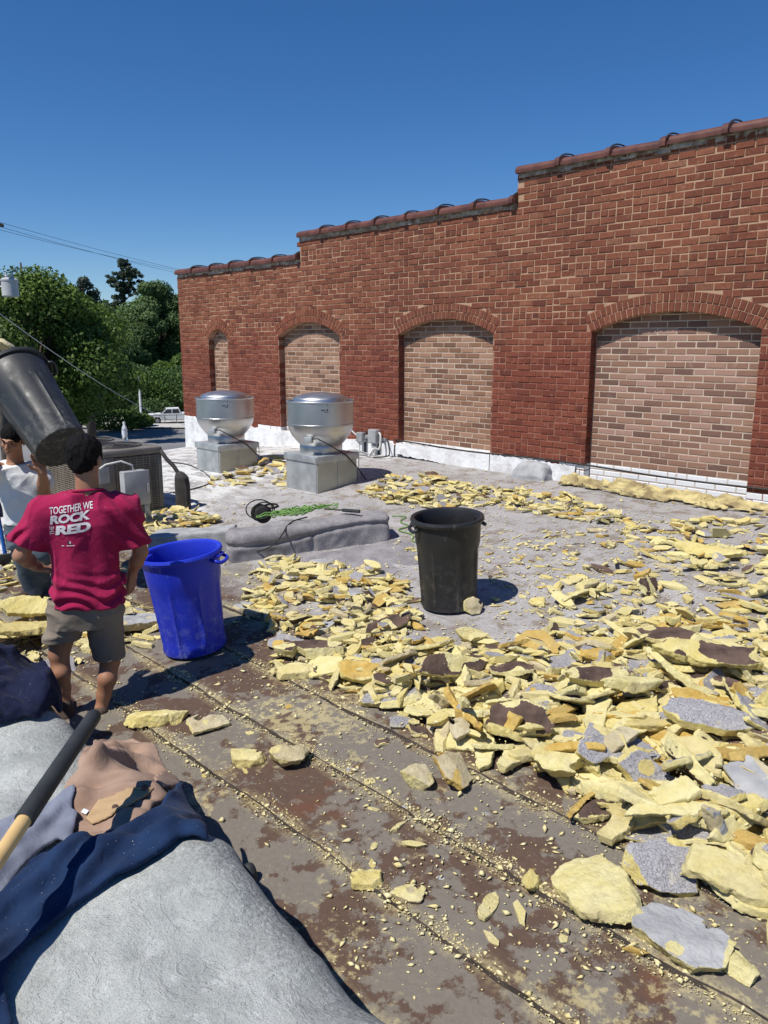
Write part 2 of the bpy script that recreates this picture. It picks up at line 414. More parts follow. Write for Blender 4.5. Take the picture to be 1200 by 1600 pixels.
# foam
def foam(name, a, b, dark):
    m = NM(name, .9, 0, .2)
    c = m.mix(m.ramp(m.noise(14, 6, .65), [(.36, 0.), (.66, 1.)]), a, b)
    c = m.mix(m.ramp(m.noise(6, 6, .7), [(.63, 0.), (.70, .8)]), c, dark)
    c = m.mix(m.ramp(m.noise(3.5, 7, .75, world=True), [(.52, 0.), (.70, .55)]), c, (.33,.27,.17))
    oi = m.N('ShaderNodeObjectInfo'); c = m.mix(m.ramp(oi.outputs['Random'], [(.45, 0.), (1., .30)]), c, (.46,.34,.15))
    m.color(c); m.bump(m.noise(75, 7, .78), .85, .012); m.bump(m.voro(48), .3, .007)
    m.b.inputs['Subsurface Weight'].default_value = 0.0
    return m.m
M['foam_pale'] = foam('foam_pale_yellow', (.69,.60,.26), (.77,.70,.385), (.50,.39,.14))
M['foam'] = foam('foam_yellow', (.64,.53,.185), (.74,.65,.30), (.46,.33,.10))
M['foam_deep'] = foam('foam_aged_amber', (.52,.33,.075), (.64,.47,.15), (.27,.15,.05))
M['foam_tan'] = foam('foam_weathered_tan', (.47,.40,.24), (.63,.56,.38), (.24,.16,.09))
m = NM('granule_coating', .9, 0, .25)
wv = m.N('ShaderNodeVectorMath', operation='ADD'); wn = m.N('ShaderNodeTexNoise'); wn.inputs['Scale'].default_value = 22; m.L(m.co(), wn.inputs['Vector']); ws_ = m.N('ShaderNodeVectorMath', operation='SCALE'); ws_.inputs['Scale'].default_value = .06; m.L(wn.outputs['Color'], ws_.inputs[0]); m.L(m.co(), wv.inputs[0]); m.L(ws_.outputs[0], wv.inputs[1])
v = m.voro(64, 'DISTANCE_TO_EDGE', wv.outputs[0]); cr = m.ramp(v, [(.0, 0.), (.085, 1.)])
nn = m.noise(90, 4, .7)
c = m.mix(cr, (.175,.165,.17), m.mix(nn, (.25,.245,.255), (.43,.42,.44)))
c = m.mix(m.ramp(m.noise(8, 5), [(.6, 0.), (.7, .6)]), c, (.55,.50,.36))
m.color(c); m.bump(cr, .45, .008); m.bump(nn, .5, .005); M['skin_grey'] = m.m
M['ledge'] = mott('dirty_foam_ledge', (.25,.19,.095), (.56,.47,.22), 7, .9, .9, 26, .02, lo=.38, hi=.6)
M['skin_smooth'] = mott('grey_top_coat', (.27,.275,.285), (.40,.405,.41), 9, .85, .8, 60, .01)
M['skin_brown'] = mott('brown_felt_backing', (.055,.034,.028), (.13,.085,.065), 9, .9, .6, 60, .006)
M['crumb'] = mott('foam_crumbs', (.60,.50,.22), (.76,.69,.42), 30, .9, 0)
# membrane
m = NM('granulated_membrane', .92, 0, .25)
c = m.mix(m.ramp(m.noise(3.5, 7, .65, world=True), [(.36, 0.), (.64, 1.)]), (.34,.36,.345), (.50,.52,.50))
c = m.mix(m.ramp(m.noise(12, 6, .7, world=True), [(.54, 0.), (.66, .75)]), c, (.60,.625,.615))
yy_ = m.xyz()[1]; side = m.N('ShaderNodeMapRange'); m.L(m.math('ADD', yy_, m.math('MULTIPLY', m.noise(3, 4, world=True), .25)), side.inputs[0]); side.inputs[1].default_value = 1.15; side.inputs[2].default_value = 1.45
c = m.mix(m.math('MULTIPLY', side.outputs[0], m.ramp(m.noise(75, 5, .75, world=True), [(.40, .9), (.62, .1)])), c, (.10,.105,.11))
c = m.mix(m.ramp(m.noise(210, 3, .7, world=True), [(.30, .75), (.48, 0.)]), c, (.15,.16,.165))
c = m.mix(m.ramp(m.noise(5, 6, .7, world=True), [(.64, 0.), (.74, .5)]), c, (.30,.32,.34))
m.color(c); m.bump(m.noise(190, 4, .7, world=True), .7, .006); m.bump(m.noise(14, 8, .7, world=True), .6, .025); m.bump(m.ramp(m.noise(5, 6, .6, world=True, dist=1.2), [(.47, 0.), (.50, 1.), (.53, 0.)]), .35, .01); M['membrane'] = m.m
m = NM('old_grey_membrane', .9, 0, .25)
c = m.mix(m.ramp(m.noise(5, 7, .7, world=True), [(.34, 0.), (.66, 1.)]), (.185,.175,.185), (.33,.315,.325))
c = m.mix(m.ramp(m.noise(80, 4, .7, world=True), [(.36, .6), (.5, 0.)]), c, (.12,.11,.11))
m.color(c); m.bump(m.noise(70, 5, .7, world=True), .5, .008); M['membrane_grey'] = m.m
# plastics, metal
def plastic(name, c1, c2, rough, dirt, dirtamt=.5):
    m = NM(name, rough, 0, .45)
    c = m.mix(m.noise(4, 4), c1, c2)
    sc_ = m.ramp(m.noise(7, 8, .75, vec=m.map((2.2, 2.2, .8))), [(.60, 0.), (.72, dirtamt)])
    c = m.mix(sc_, c, dirt)
    xx = m.xyz(False)[2]
    lowd = m.math('MULTIPLY', m.ramp(m.math('MULTIPLY', xx, 1.6), [(0., .8), (.75, 0.)]), m.ramp(m.noise(16, 7, .75), [(.5, 0.), (.72, 1.)]))
    c = m.mix(lowd, c, dirt); m.color(c); m.bump(m.noise(30, 4), .12, .004)
    m.rough(m.ramp(m.noise(9, 5), [(.3, rough - .08), (.7, rough + .14)])); return m.m
M['blue'] = plastic('blue_plastic', (.012,.028,.46), (.016,.042,.56), .45, (.30,.34,.55), .5)
M['black'] = plastic('black_plastic', (.016,.016,.018), (.028,.028,.030), .40, (.17,.16,.13), .5)
M['black2'] = plastic('charcoal_plastic', (.020,.022,.025), (.035,.038,.042), .50, (.20,.20,.18), .55)
m = NM('spun_aluminium', .32, 1.0)
m.color(m.mix(m.noise(3, 4), (.48,.48,.48), (.62,.62,.63))); m.rough(m.ramp(m.noise(5, 6), [(.3, .34), (.7, .50)])); m.bump(m.noise(6, 3, vec=m.map((1, 1, 14))), .10, .01); M['alu'] = m.m
M['galv'] = mott('galvanized_steel', (.36,.38,.39), (.54,.56,.56), 6, .5, .15, 30, metal=.55)
M['galv_tan_reflect'] = mott('galvanized_curb_tan_reflect', (.42,.41,.33), (.56,.54,.42), 4, .6, .2, 30, metal=.25)  # tan tint puts the light reflected onto the curb into its colour
M['ac_body'] = mott('taupe_painted_steel', (.15,.135,.12), (.21,.19,.17), 5, .55, .1, 40)
M['ac_dark'] = mott('condenser_fins', (.035,.032,.03), (.06,.055,.05), 20, .7, .3, 80)
M['ac_louver'] = mott('taupe_louvre', (.20,.165,.125), (.27,.23,.18), 5, .55, 0)
M['dark_metal'] = mott('dark_painted_metal', (.03,.03,.032), (.06,.06,.06), 8, .5, .1)
M['box_grey'] = mott('grey_enclosure', (.30,.31,.32), (.42,.43,.43), 4, .5, .1)
M['cable_black'] = mott('black_cable', (.015,.015,.015), (.03,.03,.03), 10, .55, 0)
M['cable_white'] = mott('white_conduit', (.50,.50,.48), (.62,.62,.60), 10, .5, 0)
M['cable_green'] = mott('green_cord', (.10,.22,.045), (.17,.32,.08), 10, .55, 0)
M['pipe_dark'] = mott('foam_pipe_insulation', (.028,.026,.025), (.055,.05,.048), 12, .85, .3)
# wood, cloth, people
m = NM('ash_wood_handle', .5, 0, .4); c = m.mix(m.noise(20, 5, vec=m.map((1, 1, .06))), (.52,.34,.13), (.70,.50,.24)); m.color(c); M['wood'] = m.m
M['rubber'] = mott('black_rubber_grip', (.018,.02,.022), (.034,.037,.04), 9, .62, .25, 90, .003)
def cloth(name, a, b, scale=5, ws=500, dust=None, bumpd=.004):
    m = NM(name, .95, 0, .15); m.b.inputs['Sheen Weight'].default_value = .04
    c = m.mix(m.ramp(m.noise(scale, 5), [(.35, 0.), (.65, 1.)]), a, b)
    if dust: c = m.mix(m.ramp(m.noise(26, 7, .8), [(.64, 0.), (.72, .8)]), c, dust)
    c = m.mix(m.ramp(m.noise(130, 2), [(.72, 0.), (.75, .6)]), c, (.50,.48,.40))
    m.color(c); m.bump(m.noise(ws, 3), .4, .0015); m.bump(m.noise(11, 6, .6, dist=.6), .5, bumpd * 4); return m.m
M['shirt_red'] = cloth('crimson_cotton', (.30,.012,.058), (.36,.018,.080), 4, 400)
M['khaki'] = cloth('taupe_twill', (.185,.150,.118), (.245,.205,.165), 4, 400)
M['shirt_white'] = cloth('soiled_white_cotton', (.62,.63,.64), (.72,.73,.74), 5, 400, (.33,.33,.33))
M['denim'] = cloth('dirty_denim', (.055,.075,.10), (.10,.13,.16), 6, 400, (.22,.22,.20))
M['navy'] = cloth('navy_fleece', (.008,.020,.058), (.015,.036,.095), 6, 350, (.10,.13,.20))
M['navy_dark'] = cloth('dark_navy_fleece', (.006,.008,.026), (.013,.017,.046), 9, 200, (.05,.06,.10), .01)
M['tan'] = cloth('dusty_tan_canvas', (.27,.175,.125), (.36,.25,.19), 5, 400)
M['tan_lining'] = cloth('tan_corduroy_placket', (.36,.24,.125), (.46,.32,.18), 6, 300)
M['slate'] = cloth('slate_blue_jersey', (.165,.18,.235), (.23,.25,.31), 5, 400)
M['skin'] = mott('skin', (.30,.145,.085), (.37,.19,.115), 8, .55, .12, 80, .002)
M['hair'] = mott('black_hair', (.004,.004,.005), (.010,.009,.009), 60, .75, .9, 140, .008, spec=.12)
M['boot'] = mott('worn_brown_shoe', (.05,.033,.025), (.10,.07,.05), 9, .8, .3)
M['eye'] = mott('eye', (.02,.015,.012), (.03,.02,.015), 5, .3, 0)
M['lip'] = mott('lip', (.20,.085,.06), (.24,.10,.07), 5, .6, 0)
M['glove'] = mott('work_glove', (.03,.025,.025), (.06,.05,.045), 30, .85, .3)
M['print_white'] = mott('white_print', (.66,.60,.63), (.78,.74,.76), 30, .8, 0)
M['print_dark'] = mott('dark_print', (.03,.02,.03), (.05,.03,.04), 30, .8, 0)
M['handle_blue'] = mott('blue_fibreglass', (.01,.09,.38), (.015,.12,.45), 10, .45, 0)
# distance
def leafmat(name, a, b, c_):
    m = NM(name, .6, 0, .3); t = m.attr(); m.color(m.ramp(t, [(0, a), (.5, b), (1, c_)]))
    tr = m.N('ShaderNodeBsdfTranslucent'); mx = m.N('ShaderNodeMixShader'); mx.inputs[0].default_value = .28
    m.L(m.ramp(t, [(0, a), (.5, b), (1, c_)]), tr.inputs[0]); m.L(m.b.outputs[0], mx.inputs[1]); m.L(tr.outputs[0], mx.inputs[2])
    m.L(mx.outputs[0], m.t.nodes['Material Output'].inputs[0]); return m.m
M['leaf_dark'] = leafmat('oak_leaves', (.040,.076,.014), (.085,.145,.026), (.165,.25,.045))
M['leaf_mid'] = leafmat('maple_leaves', (.052,.094,.034), (.092,.155,.052), (.145,.22,.075))
M['leaf_bright'] = leafmat('young_leaves', (.05,.10,.018), (.095,.17,.030), (.14,.23,.042))
M['leaf_pine'] = leafmat('pine_needles', (.030,.05,.034), (.05,.078,.05), (.075,.11,.065))
M['bark'] = mott('bark', (.05,.038,.03), (.10,.08,.065), 8, .95, .8, 20, .03)
M['pole_wood'] = mott('weathered_pole', (.07,.055,.045), (.13,.11,.09), 6, .9, .5, 30)
M['asphalt'] = mott('asphalt', (.16,.16,.165), (.21,.21,.21), .15, .9, .2, 8)
M['concrete'] = mott('pale_concrete', (.40,.38,.35), (.50,.48,.45), .3, .9, .2, 8)
M['grass'] = mott('grass', (.04,.07,.02), (.08,.11,.03), .5, .95, .5, 8)
M['white_paint'] = mott('white_paint', (.68,.69,.70), (.76,.77,.78), 2, .4, 0)
M['glass'] = mott('dark_glass', (.02,.025,.03), (.04,.045,.05), 2, .1, 0, spec=.8)
M['tyre'] = mott('tyre', (.02,.02,.02), (.03,.03,.03), 8, .9, 0)
M['trans_grey'] = mott('transformer_grey', (.42,.43,.45), (.52,.53,.54), 2, .5, .1, 10)
m = NM('clear_bottle', .08, 0, .5); m.b.inputs['Transmission Weight'].default_value = .85; m.color((.85,.90,.95)); M['bottle'] = m.m
M['label_white'] = mott('paper_label', (.6,.65,.72), (.75,.78,.82), 40, .6, 0)
# ------------------------------------------------------------------ setting: roof deck with its lapped strips
rng = random.Random(7)
ROOF_X0, ROOF_X1 = -13.95, 3.0
def sheet(x0, x1, y0, y1, nx, ny, fn):
    V = []; Fq = []
    for j in range(ny + 1):
        for i in range(nx + 1):
            X = x0 + (x1 - x0) * i / nx; Y = y0 + (y1 - y0) * j / ny; V.append((X, Y, fn(X, Y)))
    for j in range(ny):
        for i in range(nx):
            a = j * (nx + 1) + i; Fq.append((a, a + 1, a + nx + 2, a + nx + 1))
    return V, Fq
V, Fq = sheet(ROOF_X0, ROOF_X1, -1.5, YW + .2, 48, 12, lambda X, Y: roof_z(X, Y) - .02)
b = MB(); b.add(V, Fq)
b.box((ROOF_X0 + .02, -1.48, -6.2), (ROOF_X1 - .02, YW + .3, -.75))
roof = obj('roof_deck', b.mesh('roof_deck', 30), M['roof']); tag(roof, 'stripped flat roof of lapped brown and grey roofing sheets', None, None, 'structure')
LAP = .425
k = 0; y0 = 1.925 - LAP * 7
while y0 < YW + .1:
    y1 = min(y0 + LAP + .05, YW + .15)
    rr = random.Random(k * 5 + 1); ph = rr.random() * 9
    def fz(X, Y, y0=y0, ph=ph):
        t = (Y - y0) / (LAP + .05)
        return roof_z(X, Y) + (.010 if y0 < 3.3 else .004) * (1 - t) + .0035 * math.sin(X * 2.3 + ph) * (1 - t) + .002 * math.sin(X * 7.1 + ph * 2)
    V, Fq = sheet(ROOF_X0 + .01, ROOF_X1 - .01, y0, y1, 110, 4, fz)
    n = 111; V += [(x, y - .001, roof_z(x, y) - .015) for x, y, z in V[:n]]
    o = len(V) - n; Fq += [(i + 1, i, o + i, o + i + 1) for i in range(n - 1)]
    obj('roofing_strip', MB().add(V, Fq).mesh('roofing_strip', 30), M['roof'], roof)
    # tarred lap edge, a narrow uneven bead
    if y0 > 3.3: y0 += LAP; k += 1; continue
    V = []; Fq = []
    for i in range(301):
        X = ROOF_X0 + .05 + (ROOF_X1 - ROOF_X0 - .1) * i / 300; yy = y0 + .008 * math.sin(X * 3 + ph) + .004 * math.sin(X * 11 + ph) + rr.uniform(-.004, .004)
        wd = .002 + rr.random() * .004; z = fz(X, yy)
        V += [(X, yy - wd - .004, z - .012), (X, yy - .002, z + .006 + rr.random() * .004), (X, yy + wd, z + .001)]
    for i in range(300):
        a = i * 3; Fq += [(a, a + 3, a + 4, a + 1), (a + 1, a + 4, a + 5, a + 2)]
    obj('lap_edge', MB().add(V, Fq).mesh('lap_edge', 60), M['lap'], roof)
    y0 += LAP; k += 1

# ------------------------------------------------------------------ brick wall of the taller building
WALL_X0, WALL_X1 = -13.9, -0.4
STEPS = [(-13.9, -10.13, 3.51), (-10.13, -5.98, 3.835), (-5.98, WALL_X1, 4.15)]
WINS = [(-12.90, -12.27, 2.31, 2.48), (-10.74, -9.21, 2.335, 2.553), (-7.95, -6.285, 2.342, 2.536), (-4.90, -3.06, 2.345, 2.536)]
RING = .205
def win_geo(w):
    xl, xr, sp, cr = w; h = cr - sp; hw = (xr - xl) / 2; Rr = (hw * hw + h * h) / (2 * h); return (xl + xr) / 2, cr - Rr, Rr, hw
def top_at(X):
    for a, b_, t in STEPS:
        if a <= X <= b_: return t
    return STEPS[-1][2]
wall = thing('brick_wall', 'tall stepped red brick wall with four bricked-up arched windows', 'wall', (-7.5, YW, .6))
# core with the window recesses left open
xs = set([WALL_X0, WALL_X1]); 
for a, b_, t in STEPS: xs |= {a + 1e-4, b_ - 1e-4} if a > WALL_X0 else {b_ - 1e-4}
for w_ in WINS:
    for i in range(25): xs.add(w_[0] + (w_[1] - w_[0]) * i / 24)
xs = sorted(xs)
core = MB(); YF = YW + .0065; YB = YW + .112
def in_win(x):
    for w_ in WINS:
        if w_[0] - 1e-6 <= x <= w_[1] + 1e-6: return w_
def botz(x, w_):
    if w_ is None: return -.1
    xc, zc, Rr, hw = win_geo(w_); return zc + math.sqrt(max(Rr * Rr - (x - xc) ** 2, 0)) + .004
for a, b_ in zip(xs[:-1], xs[1:]):
    if b_ - a < 1e-3: continue
    w_ = in_win((a + b_) / 2); tz = top_at((a + b_) / 2); za, zb = botz(a, w_), botz(b_, w_)
    core.add([(a, YF, za), (b_, YF, zb), (b_, YF, tz), (a, YF, tz)], [(0, 1, 2, 3)])
    if w_: core.add([(a, YF, za), (b_, YF, zb), (b_, YB, zb), (a, YB, za)], [(3, 2, 1, 0)])
for w_ in WINS:
    for x, s_ in ((w_[0] - .012, 1), (w_[1] + .012, -1)):
        q = [(x, YF, -.1), (x, YB, -.1), (x, YB, w_[2]), (x, YF, w_[2])]; core.add(q, [(0, 1, 2, 3) if s_ > 0 else (3, 2, 1, 0)])
obj('mortar_bed', core, M['mortar'], wall, world=True)
body = MB()
for a, b_, t in STEPS: body.box((a + (.003 if a > WALL_X0 else 0), YW + .14, -6.2), (b_, YW + .42, t))
body.box((WALL_X0 + .002, YF + .002, -6.2), (WALL_X0 + .1, YW + .15, 3.49))
obj('wall_body', body, M['mortar'], wall, world=True)
# unit bricks, shared by all the bricks that are objects of their own
def brick_pts(x0, x1, z0, z1, yf, dep, r=None, j=.003):
    c = .006; u = (lambda: r.uniform(-j, j)) if r else (lambda: 0)
    f = [(x0 + c, yf, z0 + c), (x1 - c, yf, z0 + c), (x1 - c, yf, z1 - c), (x0 + c, yf, z1 - c)]
    o = [(x0, yf + c * .8, z0), (x1, yf + c * .8, z0), (x1, yf + c * .8, z1), (x0, yf + c * .8, z1)]
    f = [(x + u(), y + u() * .5, z + u()) for x, y, z in f]
    bk = [(x, yf + dep, z) for x, y, z in o]
    return f + o + bk
BF = [(0, 1, 2, 3)] + [((i + 1) % 4, i, 4 + i, 4 + (i + 1) % 4) for i in range(4)] + [(4 + (i + 1) % 4, 4 + i, 8 + i, 8 + (i + 1) % 4) for i in range(4)]
UL, UH = .178, .0655
unit = {}
def unit_brick(kind, v, dep, mats):
    if (kind, v) not in unit:
        b = MB(); b.tint = (v + .5) / 12; b.add(brick_pts(-UL/2, UL/2, -UH/2, UH/2, 0, dep, random.Random(v * 31 + len(kind)), .0035), BF)
        me = b.mesh('brick'); me.materials.append(mats); unit[(kind, v)] = me
    return unit[(kind, v)]
def in_frame(p):
    x, y, z = proj(p); return z > 0 and -10 < x < 1210 and -10 < y < 1610
# lay out the old bond: stretchers with a header course every seventh
CRS = .0745; old = []
def spans(z):
    bl = []
    for w_ in WINS:
        xc, zc, Rr, hw = win_geo(w_)
        if z < w_[2]: bl.append((w_[0], w_[1]))
        elif z < zc + Rr + RING:
            q = min(math.sqrt((Rr + RING) ** 2 - (z - zc) ** 2), (z - zc) * math.tan(math.asin(hw / Rr) + .006)); bl.append((xc - q, xc + q))
    out = []; x = WALL_X0 - .011
    for a, b_ in bl:
        out.append((x, a)); x = b_
    out.append((x, WALL_X1)); return out
rb = random.Random(3); kc = 0; z = .20
while z < 4.13:
    zc_ = z + UH / 2; hdr = (kc % 7 == 3)
    for a, b_ in spans(zc_):
        x = a; off = 0 if (kc % 2 == 0) else .0935
        x0 = math.floor(a / .187) * .187 - off if not hdr else math.floor(a / .0935) * .0935
        xx = x0
        while xx < b_:
            L = (.0845 if hdr else .178); nxt = xx + L + .009
            p0, p1 = max(xx + rb.uniform(-.003, .003), a + .001), min(xx + L + rb.uniform(-.003, .003), b_ - .001)
            if p1 - p0 > .03:
                tz = top_at((p0 + p1) / 2)
                if z + UH < tz + .005 and z > roof_z((p0 + p1) / 2, YW) - .2:
                    zz_ = z + rb.uniform(-.003, .003)
                    if p1 - p0 > .17 and rb.random() < .06:
                        pm_ = (p0 + p1) / 2; old.append((p0, pm_ - .004, zz_, rb.random(), rb.uniform(-.004, .004))); p0 = pm_ + .004
                    old.append((p0, p1, zz_, rb.random(), rb.uniform(-.004, .004)))
            xx = nxt
    z += CRS; kc += 1
def white_here(x, zc_):
    return zc_ < .84 + .02 * math.sin(x * 5) and not (-2.9 < x and zc_ > .8)
cand = []
for i, (p0, p1, z, t, dy) in enumerate(old):
    P = ((p0 + p1) / 2, YW, z + UH / 2)
    if in_frame(P) and not white_here(P[0], P[2]) and p1 - p0 > .14: cand.append((proj(P)[2], i))
solo = set(i for _, i in sorted(cand)[:300])
rest = MB(); wh = MB()
for i, (p0, p1, z, t, dy) in enumerate(old):
    t = max(0, min(.999, .5 + (t - .5) * (1.0 if rb.random() < .35 else .62)))
    if i in solo:
        o = obj('brick', unit_brick('old', int(t * 12), .116, M['brick']), None, wall, world=True)
        o.location = ((p0 + p1) / 2, YW + dy, z + UH / 2); o.scale = ((p1 - p0) / UL, 1, 1)
    else:
        tgt = wh if white_here((p0 + p1) / 2, z + UH / 2) else rest
        tgt.tint = t; tgt.add(brick_pts(p0, p1, z, z + UH, YW + dy, .116, rb), BF)
tag(obj('old_brickwork', rest, M['brick'], wall, world=True), kind='stuff')
tag(obj('painted_brickwork', wh, M['white_brick'], wall, world=True), 'white painted bricks along the foot of the wall', kind='stuff')
# arches: two rings of bricks on edge
def voussoir(r0, r1, a, da, xc, zc, yf, r):
    pts = []
    for (rr_, s_, inset) in ((r0, -1, 1), (r0, 1, 1), (r1, 1, 1), (r1, -1, 1)):
        pts.append((rr_, a + s_ * da))
    c = .005
    def P(rr_, an, y): return (xc + rr_ * math.sin(an), y, zc + rr_ * math.cos(an))
    dm = c / r0
    inn = [P(r0 + c, a - da + dm, yf), P(r0 + c, a + da - dm, yf), P(r1 - c, a + da - dm, yf), P(r1 - c, a - da + dm, yf)]
    inn = [(x + r.uniform(-.002, .002), y + r.uniform(-.002, .002), z + r.uniform(-.002, .002)) for x, y, z in inn]
    ou = [P(q[0], q[1], yf + .005) for q in pts]; bk = [P(q[0], q[1], yf + .1165) for q in pts]
    return inn + ou + bk
for wi, w_ in enumerate(WINS):
    xc, zc, Rr, hw = win_geo(w_)
    arch = None
    bm_ = MB()
    for ring in (0, 1):
        r0 = Rr + .004 + ring * .102; r1 = r0 + .094; half = math.asin(min(hw / Rr, 1)) + (.004 if ring == 0 else .010)
        n = max(5, round(2 * half * r0 / .0655)); st = 2 * half / n
        for q in range(n):
            a = -half + (q + .5) * st
            pts = voussoir(r0, r1, a, st / 2 - .0042 / r0, xc, zc, YW - .002 + rb.uniform(-.003, .003), rb)
            if wi >= 2:
                b = MB(); b.tint = rb.uniform(.2, .8); b.add(pts, BF); obj('arch_brick', b, M['brick'], wall, world=True)
            else:
                bm_.tint = rb.uniform(.2, .8); bm_.add(pts, BF)
    if wi < 2: tag(obj('arch_brickwork', bm_, M['brick'], wall, world=True), kind='stuff')
# infill panels
YI = YW + .116; ICR = .0685; IUH = .0585; n_solo = 0
for wi in (3, 2, 1, 0):
    w_ = WINS[wi]; panel_bed = MB(); panel_bed.box((w_[0] - .05, YI + .0045, .3), (w_[1] + .05, YI + .06, w_[3] + .03))
    pan = obj('bricked_up_window', panel_bed, M['infill_mortar'], wall, world=True)
    pan['label'] = ['narrow window filled with pale brick', 'arched window filled with tan brick', 'arched window filled with tan brown brick', 'wide arched window filled with pinkish brown brick'][wi]
    z = .33; k = 0; join = MB(); white = MB()
    while z < w_[3] + .01:
        xx = w_[0] - .215 * (.5 if k % 2 else 0) - rb.uniform(0, .03)
        while xx < w_[1]:
            p0, p1 = max(xx, w_[0] + .003) , min(xx + .2055, w_[1] + .01); t = rb.random(); t = t * t * (3 - 2 * t) * .5 + t * .5
            if p1 - p0 > .03 and z > roof_z(xx, YW) - .12:
                P = ((p0 + p1) / 2, YI, z)
                if z < .84: white.tint = t; white.add(brick_pts(p0, p1, z, z + IUH, YI, .02, rb, .0015), BF)
                elif n_solo < 300 and wi >= 2 and in_frame(P):
                    v = int(min(t, .999) * 12)
                    if ('inf', v) not in unit:
                        b = MB(); b.tint = (v + .5) / 12; b.add(brick_pts(-UL/2, UL/2, -IUH/2, IUH/2, 0, .02, random.Random(v), .0015), BF)
                        me = b.mesh('brick'); me.materials.append(M['infill']); unit[('inf', v)] = me
                    o = obj('brick', unit[('inf', v)], None, pan)
                    o.location = ((p0 + p1) / 2, YI + rb.uniform(-.002, .002), z + IUH / 2); o.scale = ((p1 - p0) / UL, 1, 1); n_solo += 1
                else: join.tint = t; join.add(brick_pts(p0, p1, z, z + IUH, YI + rb.uniform(-.002, .002), .02, rb, .0015), BF)
            xx += .215
        z += ICR; k += 1
    if join.v: tag(obj('infill_brickwork', join, M['infill'], pan), kind='stuff')
    if white.v: tag(obj('painted_infill_brickwork', white, M['white_brick'], pan), kind='stuff')
# clay coping tiles with a collar at each joint
def cop_prof(g, n=12):
    pr = [(YW - .055 - g, -.035), (YW - .058 - g, .0)]
    for i in range(1, n):
        a = math.pi * i / n; pr.append((YW + .14 - (.198 + g) * math.cos(a), .0 + (.070 + g) * math.sin(a) ** .8))
    return pr + [(YW + .338 + g, 0), (YW + .335 + g, -.035)]
def cop_loft(b, secs):
    vs = []; fs = []; n = None
    for x, z0, g in secs:
        p = cop_prof(g); n = len(p); vs += [(x, y, z0 + z) for y, z in p]
    for i in range(len(secs) - 1):
        for j in range(n - 1): fs.append((i*n+j, (i+1)*n+j, (i+1)*n+j+1, i*n+j+1))
    fs.append(tuple(range(n))); fs.append(tuple((len(secs)-1)*n + j for j in range(n - 1, -1, -1)))
    b.add(vs, fs)
for (a, b_, t) in STEPS:
    n = max(1, round((b_ - a) / .60)); L = (b_ - a) / n
    bed = MB(); x = a + .02
    while x < b_ - .02:
        q = min(x + rb.uniform(.08, .3), b_ - .01); bed.box((x, YW - .006 + rb.uniform(-.012, .006), t - .045 + rb.uniform(-.025, .01)), (q, YW + .3, t + .05)); x = q
    obj('mortar_line', bed, M['bare_mortar'], wall, world=True)
    for i in range(n):
        x0 = a + i * L - .03; g = rb.uniform(-.004, .004); dz = rb.uniform(-.006, .006); b = MB()
        cop_loft(b, [(x0 + .03, t + .03 + dz, g), (x0 + L + .028, t + .026 + dz + rb.uniform(-.006, .006), g - .004)])
        tile = obj('coping_tile', b.mesh('coping_tile', 50), M['coping'], wall, world=True)
        c = MB(); xr = x0 + (L + .028 if True else 0)
        cop_loft(c, [(x0 + L - .055, t + .028 + dz, .004), (x0 + L - .05, t + .028 + dz, .018), (x0 + L + .015, t + .028 + dz, .020), (x0 + L + .02, t + .028 + dz, .008)])
        ob = obj('collar', c.mesh('collar', 50), M['coping'], tile)
        d = MB(); pr = cop_prof(.03); d.tube([(x0 + L + .03, y, t + .03 + dz + z) for y, z in pr[2:-2]], .009, 5); obj('joint_wire', d, M['dark_metal'], tile)
# things fixed along the foot of the wall
def strip_mesh(pts_top, pts_bot, y_front, thick, seed, amp=.012, nsub=40):
    """an uneven flashing strip: top and bottom edges given as (x,z)"""
    r = random.Random(seed); V = []; Fq = []
    for i in range(nsub + 1):
        t = i / nsub
        def lerp(p):
            s_ = t * (len(p) - 1); k_ = min(int(s_), len(p) - 2); f = s_ - k_
            return p[k_][0] + (p[k_+1][0] - p[k_][0]) * f, p[k_][1] + (p[k_+1][1] - p[k_][1]) * f
        (xa, za), (xb, zb) = lerp(pts_top), lerp(pts_bot); e1, e2 = r.uniform(-1, 1) * amp, r.uniform(-1, 1) * amp
        V += [(xa, y_front + thick, za + e1 + .005), (xa, y_front, za + e1), ((xa + xb) / 2, y_front - .006 + r.uniform(-.006, .006), (za + zb) / 2), (xb, y_front - .01, zb + e2), (xb, y_front + thick, zb + e2 - .005)]
    for i in range(nsub):
        for j in range(4): a = i * 5 + j; Fq.append((a + 1, a, a + 5, a + 6))
    return MB().add(V, Fq)
fl = obj('wall_flashing', strip_mesh([(-7.97, .85), (-6.27, .86)], [(-7.97, .69), (-6.27, .60)], YW - .022, .12, 1).mesh('wall_flashing', 60), M['flashing'])
tag(fl, 'white painted flashing strip under the bricked-up window beside the grey boxes', 'flashing', 'flashing strips along the brick wall')
fl = obj('wall_flashing', strip_mesh([(-6.25, .845), (-5.0, .83)], [(-6.25, .56), (-5.0, .60)], YW - .03, .05, 2).mesh('wall_flashing', 60), M['flashing'])
tag(fl, 'white painted flashing strip on the brick pier between the two widest windows', 'flashing', 'flashing strips along the brick wall')
fl = obj('wall_flashing', strip_mesh([(-13.85, .86), (-11, .80), (-8.0, .83)], [(-13.85, .1), (-11, .5), (-8.0, .64)], YW - .025, .05, 3, .02, 70).mesh('wall_flashing', 60), M['flashing'])
tag(fl, 'long white painted flashing strip behind the two roof fans', 'flashing', 'flashing strips along the brick wall')
S_ = SDF((-5.95, YW - .34, .3), (-5.1, YW + .02, .95), .012)
